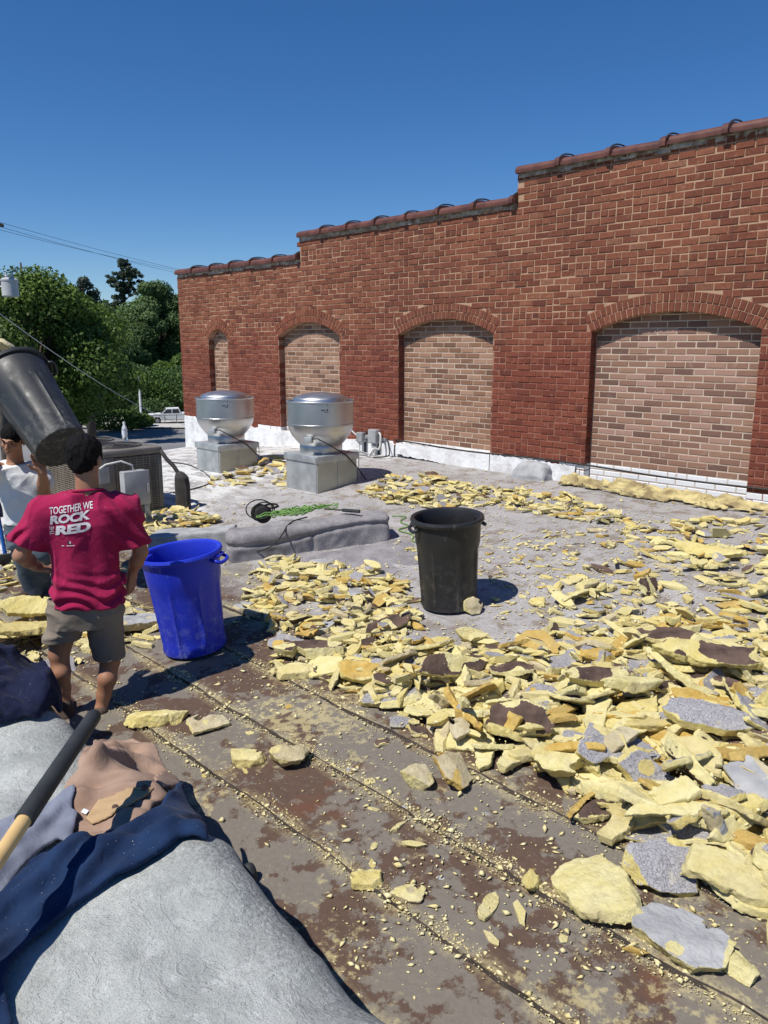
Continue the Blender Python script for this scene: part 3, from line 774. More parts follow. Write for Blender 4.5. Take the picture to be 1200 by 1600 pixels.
S_.loft([(.45, -5.55, YW - .10, .26, .16), (.68, -5.55, YW - .09, .25, .14), (.80, -5.53, YW - .06, .20, .09), (.83, -5.52, YW - .05, .12, .05)], .05, 4)
S_.noise(lambda x, y, z: .012 * vnoise(x * 14, y * 14, z * 14, 4))
fl = obj('flashed_curb_end', S_.mesh('flashed_curb_end'), M['skin_smooth']); tag(fl, 'blocky pale grey coated lump against the wall pier', 'curb')
# dark cable running along the wall just above the flashing
pts = []
for i in range(60):
    X = -8.0 + i * (WALL_X1 - .3 + 8.0) / 59; ins = any(w_[0] - .02 < X < w_[1] + .02 for w_ in WINS)
    pts.append((X, YW - .018, .875 - .0 * i + .012 * math.sin(X * 2.1) - (.05 * (X + 8) / 7)))
tag(obj('wall_cable', MB().tube(pts, .011, 6).mesh('wall_cable', 'all'), M['cable_black']), 'thin black cable strung along the foot of the brick wall', 'cable')
# ------------------------------------------------------------------ street level and the trees beyond
GZ = -6.0
g = MB(); g.add([(-900, -900, GZ), (900, -900, GZ), (900, 900, GZ), (-900, 900, GZ)], [(0, 1, 2, 3)])
tag(obj('ground', g, M['grass']), kind='structure')
def GP(x, y, z=GZ):
    v = ray(x, y); t = (z - CAM[2]) / v[2]; return Vector(CAM + v * t)
def flat(name, quad, z, mat):
    o = obj(name, MB().add([(p[0], p[1], z) for p in quad], [tuple(range(len(quad)))]), mat); return tag(o, kind='structure')
far = AZ * 1.0
def strip(name, d0, d1, z, mat, r0=-70, r1=60):
    q = [AZ * d0 + RT * r0, AZ * d0 + RT * r1, AZ * d1 + RT * r1, AZ * d1 + RT * r0]; return flat(name, q, z, mat)
strip('parking_lot', 18, 79, GZ + .02, M['asphalt'])
strip('pavement', 79.2, 83.5, GZ + .14, M['concrete'])
strip('road', 84, 104, GZ + .03, M['concrete'])
def tree(label, px, pytop, depth, rad, height_frac, mat, seed, nleaf=9000, leaf=.22, style='round', group='trees beyond the roof', name='tree', top_bias=.0):
    r = np.random.default_rng(seed)
    top = PD(px, pytop, depth); base = Vector((top.x, top.y, GZ)); H = top.z - GZ
    t = thing(name, label, 'tree', base, 0, group)
    cb = H * (1 - height_frac); cz = (H + cb) / 2; rz = (H - cb) / 2
    tr = MB(); pr = random.Random(seed)
    bend = [pr.uniform(-.3, .3) for _ in range(2)]
    ax = lambda z: Vector((bend[0] * z / H * 1.5, bend[1] * z / H * 1.5, z))
    tr.tube([ax(0), ax(H*.25), ax(H*.5), ax(H*.75), ax(H*.93)], [H*.028, H*.022, H*.017, H*.010, H*.003], 8)
    V = []; T = []
    blobs = []
    if style == 'pine':
        for k_ in range(44):
            z = cb + (H - cb) * pr.random() ** .8; a = pr.uniform(0, 6.28); L = rad * math.sqrt(max(.08, 1 - ((z - cz + rz * .15) / (rz * 1.1)) ** 2)) * pr.uniform(.4, 1.05)
            e = ax(z) + Vector((math.cos(a) * L, math.sin(a) * L, L * pr.uniform(.05, .35))); tr.tube([ax(z * .98), (ax(z) + e) / 2 + Vector((0, 0, -.1)), e], [H*.005, H*.003, H*.001], 5)
            for q in range(3): blobs.append((np.array(ax(z).lerp(e, .5 + .27 * q)) + r.normal(size=3) * rad * .06, np.array([.55, .55, .30]) * rad * pr.uniform(.16, .30), pr.random()))
    else:
        nb = 46
        for k_ in range(nb):
            d = r.normal(size=3); d /= np.linalg.norm(d); q = r.uniform(.45, 1.0) ** .7
            if d[2] < -.2: q *= .85
            c_ = np.array([0, 0, cz]) + d * q * np.array([rad, rad, rz]) * .80 + np.array([bend[0], bend[1], 0])
            s_ = rad * r.uniform(.17, .34); blobs.append((c_, np.array([s_, s_, s_ * .75]), r.random()))
            if k_ % 2 == 0:
                z0 = max(cb * .8, c_[2] * .55); p0 = ax(z0); e = Vector(c_); tr.tube([p0, p0.lerp(e, .5) + Vector((0, 0, .3)), e], [H*.010, H*.006, H*.002], 5)
    obj('trunk', tr.mesh('trunk', 'all'), M['bark'], t)
    per = nleaf // len(blobs)
    for c_, s_, tt in blobs:
        d = r.normal(size=(per, 3)); d /= np.linalg.norm(d, axis=1)[:, None]
        P = c_ + d * s_ * (r.uniform(.25, 1.12, size=(per, 1)) ** .5)
        n_ = d * .9 + r.normal(size=(per, 3)) * .55 + np.array([0, 0, .35]); n_ /= np.linalg.norm(n_, axis=1)[:, None]
        u = np.cross(n_, r.normal(size=(per, 3))); u /= np.linalg.norm(u, axis=1)[:, None]; v = np.cross(n_, u)
        sz = leaf * r.uniform(.5, 1.25, size=(per, 1))
        V.append(np.stack([P - u * sz, P + v * sz * .55, P + u * sz, P - v * sz * .55], 1).reshape(-1, 3))
        T.append(np.repeat(np.clip(tt * .6 + r.uniform(0, .45, per), 0, 1), 4))
    V = np.concatenate(V); T = np.concatenate(T); Fq = np.arange(len(V)).reshape(-1, 4)
    me = np_mesh('crown', V, Fq, smooth=None, tint=T); obj('crown', me, mat, t)
    return t
G1 = 'trees beyond the roof'
tree('big dark leafy oak beside the utility pole', 28, 378, 36, 4.6, .80, M['leaf_dark'], 11, 60000, .115)
tree('dark spreading oak behind the carried bin', 84, 432, 44, 3.6, .84, M['leaf_dark'], 12, 42000, .13)
tree('airy tree with its thin crown against the sky between oak and pine', 124, 418, 62, 2.0, .50, M['leaf_pine'], 13, 5000, .15)
tree('tall pine with flat dark tufts above the other trees', 190, 408, 122, 3.4, .36, M['leaf_pine'], 14, 9000, .22, 'pine')
tree('large mid-green tree closest to the brick wall corner', 240, 424, 116, 7.0, .88, M['leaf_mid'], 15, 52000, .22)
tree('rounded mid-green tree behind the street lamp', 188, 482, 112, 7.0, .90, M['leaf_mid'], 16, 36000, .22)
tree('bright green tree low beside the brick wall corner', 284, 548, 108, 5.2, .90, M['leaf_bright'], 17, 24000, .18)
tree('dark tree behind the air conditioner', 128, 500, 70, 5.2, .92, M['leaf_dark'], 18, 34000, .17)
tree('shaded tree low behind the carried bin', 50, 505, 50, 4.2, .9, M['leaf_dark'], 19, 26000, .14)
tree('pale green feathery tree over the parking lot', 165, 560, 106, 5.6, .92, M['leaf_bright'], 20, 22000, .18)
tree('leafy tree outside beyond the utility pole', -60, 400, 40, 4.8, .82, M['leaf_dark'], 21, 20000, .18)
tree('distant green tree hidden by the brick wall corner', 330, 450, 125, 6.5, .85, M['leaf_mid'], 22, 12000, .3)
# far wood closing the view
r = np.random.default_rng(5); V = []; T = []
for k_ in range(90):
    px = r.uniform(-500, 900); dd = r.uniform(135, 170); top = PD(px, r.uniform(470, 540), dd); c_ = np.array([top.x, top.y, (top.z + GZ) / 2]); s_ = np.array([6.5, 6.5, (top.z - GZ) / 2 + .3])
    n = 900; d = r.normal(size=(n, 3)); d /= np.linalg.norm(d, axis=1)[:, None]; P = c_ + d * s_ * r.uniform(.6, 1.08, size=(n, 1))
    u = r.normal(size=(n, 3)); u /= np.linalg.norm(u, axis=1)[:, None]; v = np.cross(u, r.normal(size=(n, 3))); v /= np.linalg.norm(v, axis=1)[:, None]
    V.append(np.stack([P - u * .9, P + v * .6, P + u * .9, P - v * .6], 1).reshape(-1, 3)); T.append(np.repeat(np.clip(r.uniform(0, 1, n) * .5 + r.random() * .5, 0, 1), 4))
V = np.concatenate(V); me = np_mesh('woods', V, np.arange(len(V)).reshape(-1, 4), smooth=None, tint=np.concatenate(T))
tag(obj('woods', me, M['leaf_mid']), 'distant wood closing the view behind the parking lot', None, None, 'stuff')
def shrub(label, px, py, w_, h, mat, seed, n=2500):
    r = np.random.default_rng(seed); p = GP(px, py); t = thing('shrub', label, 'shrub', p, 0, 'shrubs by the parking lot')
    st = MB()
    for a in range(5): st.tube([(0, 0, 0), (math.cos(a * 1.3) * w_ * .3, math.sin(a * 1.3) * w_ * .3, h * .6)], [.04, .01], 5)
    obj('stem', st, M['bark'], t)
    d = r.normal(size=(n, 3)); d /= np.linalg.norm(d, axis=1)[:, None]; P = np.array([0, 0, h * .5]) + d * np.array([w_, w_, h * .5]) * r.uniform(.5, 1.05, size=(n, 1)) ** .5
    u = r.normal(size=(n, 3)); u /= np.linalg.norm(u, axis=1)[:, None]; v = np.cross(u, r.normal(size=(n, 3))); v /= np.linalg.norm(v, axis=1)[:, None]
    V = np.stack([P - u * .16, P + v * .1, P + u * .16, P - v * .1], 1).reshape(-1, 3)
    obj('foliage', np_mesh('foliage', V, np.arange(len(V)).reshape(-1, 4), smooth=None, tint=np.repeat(r.uniform(0, .8, n), 4)), mat, t)
shrub('low dark shrub at the foot of the street lamp', 218, 668, 1.5, 1.4, M['leaf_dark'], 1)
shrub('wide shrub behind the air conditioner beside the parking lot', 180, 672, 3.0, 2.0, M['leaf_dark'], 2)
shrub('round shrub across the road behind the truck', 240, 652, 2.4, 2.2, M['leaf_mid'], 3)
shrub('tall leafy thicket across the road behind the street lamp', 205, 647, 5.5, 6.0, M['leaf_mid'], 4, 9000)
shrub('dark thicket across the road behind the air conditioner', 150, 648, 6.0, 6.5, M['leaf_dark'], 5, 9000)
shrub('bright thicket across the road against the brick wall corner', 262, 646, 5.0, 5.5, M['leaf_bright'], 6, 9000)
shrub('thicket across the road hidden partly by the brick wall', 310, 646, 5.5, 6.0, M['leaf_mid'], 7, 7000)
# parking lot lamp
p = GP(221, 657); q = thing('street_lamp', 'pale parking lot lamp post with one boxy head', 'street lamp', p)
hh = PD(218, 588, (p - Vector(CAM)).dot(Vector(FW))).z - GZ
obj('pole', MB().tube([(0, 0, 0), (0, 0, hh)], [.13, .10], 10).mesh('pole', 40), M['white_paint'], q)
obj('base', MB().lathe([(.0, 0), (.28, 0), (.28, .5), (.0, .5)], 14), M['concrete'], q)
rd = Vector(RT); hd = MB(); hd.bbox((-.95, -.18, hh - .06), (.06, .18, hh + .12), .04)
obj('lamp_head', hd.mesh('lamp_head', 40), M['white_paint'], q, rot=(0, 0, math.atan2(RT[1], RT[0])))
# pickup truck
p = GP(272, 661); yaw = math.atan2(RT[1], RT[0]) + R(18)
t = thing('pickup_truck', 'silver white pickup truck parked beyond the brick wall corner', 'truck', p, yaw)
b = MB(); prof = [(-2.7,.45),(-2.75,.75),(-2.6,1.02),(-1.35,1.10),(-.75,1.62),(.55,1.65),(.75,1.12),(2.7,1.10),(2.75,.5),(2.1,.42),(1.95,.75),(1.45,.75),(1.3,.42),(-1.35,.42),(-1.5,.75),(-2.0,.75),(-2.15,.42)]
b.prism(prof, -.9, .9); obj('body', b.mesh('body', None, True), M['white_paint'], t)
for s_ in (-1, 1):
    b = MB(); yy = s_ * .905
    b.add([(-1.15, yy, 1.14), (-.25, yy, 1.14), (-.25, yy, 1.55), (-.72, yy, 1.55)], [(0, 1, 2, 3)]); obj('side_window', b, M['glass'], t)
    b = MB(); b.add([(-.15, yy, 1.14), (.6, yy, 1.14), (.48, yy, 1.56), (-.15, yy, 1.56)], [(0, 1, 2, 3)]); obj('side_window', b, M['glass'], t)
    for x in (-1.75, 1.7):
        w_ = MB().lathe([(.0, -.11), (.36, -.11), (.38, -.06), (.38, .06), (.36, .11), (.0, .11)], 18); wo = obj('wheel', w_, M['tyre'], t, loc=(x, s_ * .82, .38), rot=(R(90), 0, 0))
        obj('rim', MB().lathe([(.0, -.12), (.20, -.118), (.20, .118), (.0, .12)], 14), M['galv'], wo)
    obj('headlight', MB().bbox((-2.77, s_ * .7 - .16, .78), (-2.62, s_ * .7 + .16, .95), .02), M['label_white'], t)
obj('windscreen', MB().add([(-1.36, -.78, 1.13), (-1.36, .78, 1.13), (-.78, .70, 1.60), (-.78, -.70, 1.60)], [(0, 1, 2, 3)]), M['glass'], t)
obj('cargo_bed', MB().box((.85, -.78, 1.102), (2.6, .78, 1.112)), M['dark_metal'], t)
obj('bumper', MB().bbox((-2.85, -.88, .42), (-2.68, .88, .66), .04), M['galv'], t)
# railing by the lot
p0, p1 = GP(240, 664), GP(330, 662); q = thing('railing', 'thin dark metal railing along the parking lot edge', 'railing', p0)
d = (p1 - p0)
for z in (.5, 1.0): obj('rail', MB().tube([(0, 0, z), (d.x, d.y, z)], .03, 6), M['dark_metal'], q)
for i in range(6): obj('post', MB().tube([(d.x * i / 5, d.y * i / 5, 0), (d.x * i / 5, d.y * i / 5, 1.05)], .035, 6), M['dark_metal'], q)
# utility pole with transformer, and the lines
pt = PD(-14, 470, 23.5); up = thing('utility_pole', 'wooden utility pole carrying a grey can transformer', 'pole', (pt.x, pt.y, GZ))
obj('pole', MB().tube([(0, 0, 0), (0, 0, pt.z - GZ + 3.3)], [.17, .12], 12).mesh('pole', 40), M['pole_wood'], up)
tp = PD(17, 464, 23.3); b = MB(); hh = PD(17, 438, 23.3).z - tp.z
b.lathe([(.0, 0), (.21, 0), (.235, .03), (.235, hh - .04), (.25, hh - .03), (.25, hh + .01), (.17, hh + .06), (.0, hh + .08)], 24)
tf = obj('transformer', b.mesh('transformer', 35), M['trans_grey'], up, loc=tp, world=True)
for dx in (-.08, .09): obj('bushing', MB().lathe([(.0, 0), (.045, 0), (.03, .05), (.045, .08), (.03, .12), (.02, .2), (.0, .2)], 10), M['trans_grey'], tf, loc=(dx * RT[0], dx * RT[1], hh + .03))
b = MB(); b.tube([(pt.x, pt.y, tp.z + .3), (tp.x, tp.y, tp.z + .3)], .03, 6); obj('bracket', b, M['galv'], up, world=True)
ar = Vector(RT); b = MB(); zc_ = pt.z + 2.3; b.tube([Vector((pt.x, pt.y, zc_)) - Vector(AZ) * 1.2, Vector((pt.x, pt.y, zc_)) + Vector(AZ) * 1.2], .06, 6); obj('crossarm', b, M['pole_wood'], up, world=True)
def line(label, A, B, sag, r_, mat='cable_black', n=40, name='power_line'):
    pts = [A.lerp(B, i / n) - Vector((0, 0, sag * 4 * (i / n) * (1 - i / n))) for i in range(n + 1)]
    return tag(obj(name, MB().tube(pts, r_, 5).mesh(name, 'all'), M[mat]), label, 'power line', 'lines on the utility pole')
for k_, (y0_, y1_) in enumerate(((338, 424), (345, 430), (352, 421))):
    line(['topmost thin power line against the blue sky', 'middle thin power line against the blue sky', 'lowest thin power line against the blue sky'][k_], PD(-60, y0_ - 8, 26), PD(420, y1_ + 22, 60), .3, .007)
line('thick twisted service cable dropping in front of the trees', PD(-6, 486, 23.3), PD(330, 668, 70), 1.0, .015, 'cable_white')
# ------------------------------------------------------------------ trash cans
def bin_mesh(Rt, Rb, H, flute=True, n=72):
    """fluted round can with a rolled rim; open at the top"""
    V = []; Fq = []
    prof = [(Rb - .03, 0, 0), (Rb - .006, .006, 0), (Rb, .022, 0)]
    for i in range(1, 13):
        t = i / 12; z = .022 + (H - .06) * t; prof.append((Rb + (Rt - Rb) * t, z, 1 if z < H * .72 else 0))
    prof += [(Rt + .001, H - .038, 0), (Rt + .020, H - .036, 0), (Rt + .026, H - .018, 0), (Rt + .020, H - .002, 0), (Rt + .008, H, 0), (Rt - .006, H - .006, 0)]
    for i in range(8): t = 1 - i / 7; prof.append((Rb - .012 + (Rt - Rb) * t, .03 + (H - .05) * t, 2))
    prof.append((.001, .03, 0))
    for (r_, z, fl_) in prof:
        for j in range(n):
            a = 2 * math.pi * j / n; rr = r_
            if flute and fl_ == 1:
                ph = (a / (2 * math.pi) * 8) % 1
                panel = .012 if .10 < ph < .90 else 0.0
                fade = min(1, max(0, (H * .72 - z) / .03)); rr -= panel * fade
            V.append((rr * math.cos(a), rr * math.sin(a), z))
    for i in range(len(prof) - 1):
        for j in range(n): Fq.append((i*n+j, i*n+(j+1)%n, (i+1)*n+(j+1)%n, (i+1)*n+j))
    V.append((0, 0, .0)); c = len(V) - 1
    for j in range(n): Fq.append(((j+1)%n, j, c))
    return MB().add(V, Fq)
def trash_can(label, loc, Rt, Rb, H, mat, tilt=(0, 0, 0), hand=0.0, hs=1.0):
    t = thing('trash_can', label, 'trash can', loc, rot=tilt)
    obj('body', bin_mesh(Rt, Rb, H).mesh('body', 32), mat, t)
    for s_ in (0, 1):
        a = hand + math.pi * s_; ca, sa = math.cos(a), math.sin(a); P = lambda r_, w_, z: (ca * (Rt + (r_ - Rt) * hs) - sa * w_, sa * (Rt + (r_ - Rt) * hs) + ca * w_, z)
        b = MB(); b.tube([P(Rt - .005, -.075, H - .06), P(Rt + .035, -.075, H - .075), P(Rt + .052, -.05, H - .085), P(Rt + .055, 0, H - .088), P(Rt + .052, .05, H - .085), P(Rt + .035, .075, H - .075), P(Rt - .005, .075, H - .06)], .013, 8)
        b.tube([P(Rt + .0, -.055, H - .04), P(Rt + .03, -.05, H - .045), P(Rt + .03, .05, H - .045), P(Rt, .055, H - .04)], .009, 6)
        obj('handle', b.mesh('handle', 'all'), mat, t)
        b = MB(); b.bbox((-.045, -.012, -.02), (.045, .012, .02), .008); o = obj('inner_grip', b.mesh('inner_grip', 40), mat, t); o.location = P(Rt - .025, 0, H - .05); o.rotation_euler = (0, 0, a + math.pi / 2)
    return t
p = G(306, 1013); q = trash_can('bright blue plastic trash can leaning slightly on the roof', p + Vector((0, 0, .012)), .262, .222, .715, M['blue'], (0, R(-5.0), R(0)), 0)
SL = math.atan(.1143)
q.rotation_euler = (SL * .9, R(-5.0), 0); q.rotation_euler = (Matrix.Rotation(TH, 3, 'Z') @ Matrix.Rotation(R(-5.5), 3, 'Y') @ Matrix.Rotation(R(2), 3, 'X') @ Matrix.Rotation(R(-8), 3, 'Z')).to_euler()
BLUE = p.copy()
p = G(702, 946); q = trash_can('empty black plastic trash can standing upright on the grey roof', p + Vector((0, 0, .015)), .246, .216, .685, M['black'], hs=.55)
q.rotation_euler = (Matrix.Rotation(R(3.5), 3, 'X') @ Matrix.Rotation(R(60), 3, 'Z')).to_euler()
BLACK = p.copy()

# ------------------------------------------------------------------ upblast exhaust fans on curbs
def exhaust_fan(label, pc, pl, pr_, hcurb, gname, foot=None):
    c = G(*pc); size = .62
    base = Vector((c.x - size / 2, c.y + size / 2, 0)); base.z = roof_z(base.x, base.y)
    t = thing('exhaust_fan', label, 'roof fan', base, 0, gname); s2 = size / 2
    z0 = roof_z(c.x, c.y) - base.z - .03
    cb = MB(); cb.bbox((-s2, -s2, z0), (s2, s2, hcurb), .008); cu = obj('curb', cb.mesh('curb', 40), [M['galv_tan_reflect']], t)
    fr = MB(); fr.add([(s2 + .003, -s2 + .005, z0), (s2 + .003, s2 - .005, z0), (s2 + .003, s2 - .005, hcurb), (s2 + .003, -s2 + .005, hcurb)], [(0, 1, 2, 3)])
    obj('side_panel', fr, M['galv_tan_reflect'], cu)  # reflected light painted as tan on this face; the next one stays grey
    fr = MB(); fr.add([(-s2 + .005, -s2 - .003, z0), (s2 - .005, -s2 - .003, z0), (s2 - .005, -s2 - .003, hcurb), (-s2 + .005, -s2 - .003, hcurb)], [(0, 1, 2, 3)])
    obj('side_panel', fr, M['galv'], cu)
    for k_ in range(3): obj('panel_seam', MB().box((s2 + .002, -.005 + (k_ - 1) * .34, z0), (s2 + .009, .005 + (k_ - 1) * .34, hcurb)), M['galv'], cu)
    cp = MB(); cp.bbox((-s2 - .02, -s2 - .02, hcurb - .07), (s2 + .02, s2 + .02, hcurb + .012), .006); obj('curb_cap', cp.mesh('curb_cap', 40), M['galv'], t)
    h = hcurb + .012
    b = MB(); b.lathe([(.255, h), (.262, h + .01), (.262, h + .09), (.258, h + .10), (.275, h + .118), (.308, h + .155), (.348, h + .208), (.378, h + .258), (.396, h + .305), (.402, h + .345)], 64)
    obj('bowl', b.mesh('bowl', 35), M['alu'], t)
    b = MB(); b.lathe([(.400, h + .345), (.412, h + .35), (.412, h + .362), (.405, h + .367), (.405, h + .62), (.416, h + .632), (.412, h + .642), (.398, h + .636), (.396, h + .38)], 64)
    obj('windband', b.mesh('windband', 35), M['alu'], t)
    b = MB(); b.lathe([(.33, h + .50), (.335, h + .655), (.33, h + .665), (.30, h + .685), (.20, h + .715), (.09, h + .732), (.001, h + .736)], 64)
    obj('motor_cover', b.mesh('motor_cover', 35), M['alu'], t)
    b = MB(); b.lathe([(.395, h + .40), (.33, h + .52)], 48); obj('inner_duct', b, M['dark_metal'], t)
    for k_ in range(4):
        a = R(20 + 90 * k_); obj('support_arm', MB().tube([(.33 * math.cos(a), .33 * math.sin(a), h + .63), (.40 * math.cos(a), .40 * math.sin(a), h + .625)], .008, 6), M['galv'], t)
    # small electrical box and its cord, placard and rivets
    a = R(-62); ca, sa = math.cos(a), math.sin(a); b = MB(); b.bbox((-.05, -.03, -.035), (.05, .03, .035), .006); o = obj('switch_box', b.mesh('switch_box', 40), M['galv'], t, loc=(.375 * ca, .375 * sa, h + .19), rot=(0, 0, a + math.pi / 2))
    pts = [(.395 * ca, .395 * sa, h + .2), (.40 * math.cos(a + .3), .40 * math.sin(a + .3), h + .21), (.42 * math.cos(a + .7), .42 * math.sin(a + .7), h + .12), (s2 + .03, .12, h - .02), (s2 + .04, .3, h - .2), (s2 + .05, .42, h - .35)]
    obj('power_cord', MB().tube(pts, .008, 6).mesh('power_cord', 'all'), M['cable_black'], t)
    for (da, z, w_, hh_) in ((.48, .545, .05, .012), (.60, .545, .012, .03), (.60, .60, .010, .010), (.56, .522, .03, .008)):
        an = R(-62) + da; b = MB(); b.bbox((-w_ / 2, -.002, -hh_ / 2), (w_ / 2, .002, hh_ / 2), .001); obj('placard_mark', b, M['dark_metal'], t, loc=(.407 * math.cos(an), .407 * math.sin(an), h + z), rot=(0, 0, an + math.pi / 2))
    return t
exhaust_fan('silver spun metal roof fan on a square curb, beside the grey wall boxes', (497, 772), None, None, .40, 'metal exhaust fans on the roof')
exhaust_fan('silver spun metal roof fan on a square curb, beside the narrow bricked-up window', (345, 740), None, None, .36, 'metal exhaust fans on the roof')

# ------------------------------------------------------------------ air conditioner
c = G(258, 796); acx, acy, ach = 1.45, .80, .86
base = Vector((c.x - acx / 2, c.y - acy / 2, 0)); base.z = roof_z(base.x, base.y - acy / 2)
ac = thing('air_conditioner', 'taupe louvred rooftop air conditioner with fan guards on top', 'air conditioner', base)
hx, hy = acx / 2, acy / 2
obj('core', MB().bbox((-hx + .03, -hy + .03, .06), (hx - .03, hy - .03, ach - .07), .02).mesh('core', 40), M['ac_dark'], ac)
obj('base_pan', MB().bbox((-hx, -hy, -.08), (hx, hy, .075), .015).mesh('base_pan', 40), M['ac_body'], ac)
b = MB(); b.bbox((-hx - .012, -hy - .012, ach - .085), (hx + .012, hy + .012, ach), .03); top = obj('top_panel', b.mesh('top_panel', 40), M['ac_body'], ac)
for (x, y) in ((-1, -1), (1, -1), (1, 1), (-1, 1)):
    wx, wy = (.20, .05) if (x, y) == (1, -1) else (.06, .06)
    cx, cy = x * (hx - wx / 2), y * (hy - wy / 2)
    if (x, y) == (1, -1): b = MB(); b.bbox((hx - .045, -hy, .07), (hx, -hy + .22, ach - .08), .015)
    else: b = MB(); b.bbox((cx - wx / 2, cy - wy / 2, .07), (cx + wx / 2, cy + wy / 2, ach - .08), .015)
    obj('corner_post', b.mesh('corner_post', 40), M['ac_body'], ac)
nl = 26
for i in range(nl):
    z = .10 + (ach - .21) * i / (nl - 1)
    obj('louvre', MB().add([(hx - .004, -hy + .2, z), (hx - .004, hy - .05, z), (hx - .02, hy - .05, z + .016), (hx - .02, -hy + .2, z + .016)], [(0, 1, 2, 3)]).box((hx - .012, -hy + .2, z - .004), (hx - .002, hy - .05, z + .004)), M['ac_louver'], ac)
    obj('louvre', MB().box((-hx + .05, -hy + .002, z - .004), (hx - .03, -hy + .012, z + .004)), M['ac_louver'], ac)
for i in range(7):
    y = -hy + .24 + (acy - .32) * i / 6; obj('grille_bar', MB().box((hx - .006, y - .004, .08), (hx + .001, y + .004, ach - .09)), M['ac_louver'], ac)
for i in range(12):
    x = -hx + .1 + (acx - .2) * i / 11; obj('grille_bar', MB().box((x - .004, -hy - .001, .08), (x + .004, -hy + .006, ach - .09)), M['ac_louver'], ac)
for fx in (-.36, .36):
    fg = obj('fan_opening', MB().lathe([(.30, ach + .002), (.001, ach + .0025)], 32), M['ac_dark'], ac, loc=(fx, 0, 0))
    b = MB()
    for r_ in (.06, .12, .18, .24, .30): b.tube([(r_ * math.cos(a / 24 * 6.2832), r_ * math.sin(a / 24 * 6.2832), ach + .012 + .02 * (1 - r_ / .3)) for a in range(25)], .004, 5, caps=False)
    for a in range(8): b.tube([(0, 0, ach + .034), (.30 * math.cos(a * .785), .30 * math.sin(a * .785), ach + .012)], .004, 5)
    obj('fan_guard', b, M['dark_metal'], ac, loc=(fx, 0, 0))
obj('service_plate', MB().bbox((hx - .002, -hy + .03, .50), (hx + .006, -hy + .15, .68), .004), M['galv'], ac)
# bits lying on the unit
def scrap(label, P, w_, l, mat, seed, th=.006, amp=.03, name='scrap_sheet', rz=0.0, cat='scrap', group=None, tilt=(0, 0)):
    V = []; Fq = []; r = random.Random(seed); n = 9
    for j in range(n):
        for i in range(n):
            u, v = i / (n - 1) - .5, j / (n - 1) - .5; e = max(abs(u), abs(v)) * 2
            V.append((u * l * (1 + r.uniform(-.12, .12) * e), v * w_ * (1 + r.uniform(-.15, .15) * e), amp * (.5 + .5 * math.sin(u * 7 + seed) * math.cos(v * 6 + seed * 2)) + r.uniform(0, amp * .25) + .004))
    for j in range(n - 1):
        for i in range(n - 1): a = j * n + i; Fq.append((a, a + 1, a + n + 1, a + n))
    N = len(V); V += [(x, y, z - th) for x, y, z in V]; Fq += [tuple(i + N for i in reversed(f)) for f in Fq[:]]
    edge = [i for i in range(n)] + [n * k_ + n - 1 for k_ in range(1, n)] + [n * (n - 1) + i for i in range(n - 2, -1, -1)] + [n * k_ for k_ in range(n - 2, 0, -1)]
    for a, b_ in zip(edge, edge[1:] + edge[:1]): Fq.append((b_, a, a + N, b_ + N))
    o = obj(name, MB().add(V, Fq).mesh(name, 60), mat, None, P, (tilt[0], tilt[1], rz)); return tag(o, label, cat, group)
actop = base.z + ach
scrap('crumpled white plastic scrap on top of the air conditioner', Vector((base.x + .3, base.y - .30, actop + .004)), .14, .26, M['label_white'], 4, .004, .05, 'plastic_scrap', .4)
wb = thing('water_bottle', 'clear plastic water bottle standing on the air conditioner', 'bottle', (base.x - .05 - .0, base.y + .33, actop + .002))
obj('body', MB().lathe([(.001, .001), (.03, .001), (.033, .01), (.033, .06), (.030, .075), (.033, .09), (.033, .14), (.030, .16), (.014, .195), (.013, .21)], 20).mesh('body', 40), M['bottle'], wb)
obj('paper_label', MB().lathe([(.0338, .065), (.0338, .125)], 20), M['label_white'], wb)
obj('cap', MB().lathe([(.001, .228), (.015, .226), (.0155, .206), (.013, .204)], 14), M['white_paint'], wb)
# disconnect box on a strut in front of the unit
p = G(232, 818); e = thing('disconnect_box', 'grey electrical disconnect box on a strut before the air conditioner', 'electrical box', p)
obj('strut', MB().box((-.02, -.02, -.02), (.02, .02, .42)), M['galv'], e)
sx = -.09
bx = MB(); bx.bbox((-.005, -.30, .26), (.12, -.03, .62), .012); en = obj('enclosure', bx.mesh('enclosure', 40), M['box_grey'], e)
obj('cover', MB().bbox((.118, -.31, .25), (.134, -.02, .625), .006).mesh('cover', 40), M['box_grey'], en)
obj('cover_handle', MB().bbox((.134, -.06, .38), (.15, -.035, .48), .005), M['galv'], en)
obj('crossbar', MB().box((-.025, -.34, .34), (-.006, .03, .37)), M['galv'], e)
pts = [(.05, -.16, .61), (.05, -.17, .68), (.02, -.28, .73), (-.05, -.42, .70), (-.12, -.55, .60), (-.18, -.62, .45), (-.2, -.64, .2)]
obj('conduit', MB().tube(pts, .010, 8).mesh('conduit', 'all'), M['cable_white'], e)
obj('conduit', MB().tube([(.06, -.05, .27), (.06, -.02, .15), (.05, .03, .02)], .014, 8).mesh('conduit', 'all'), M['galv'], e)
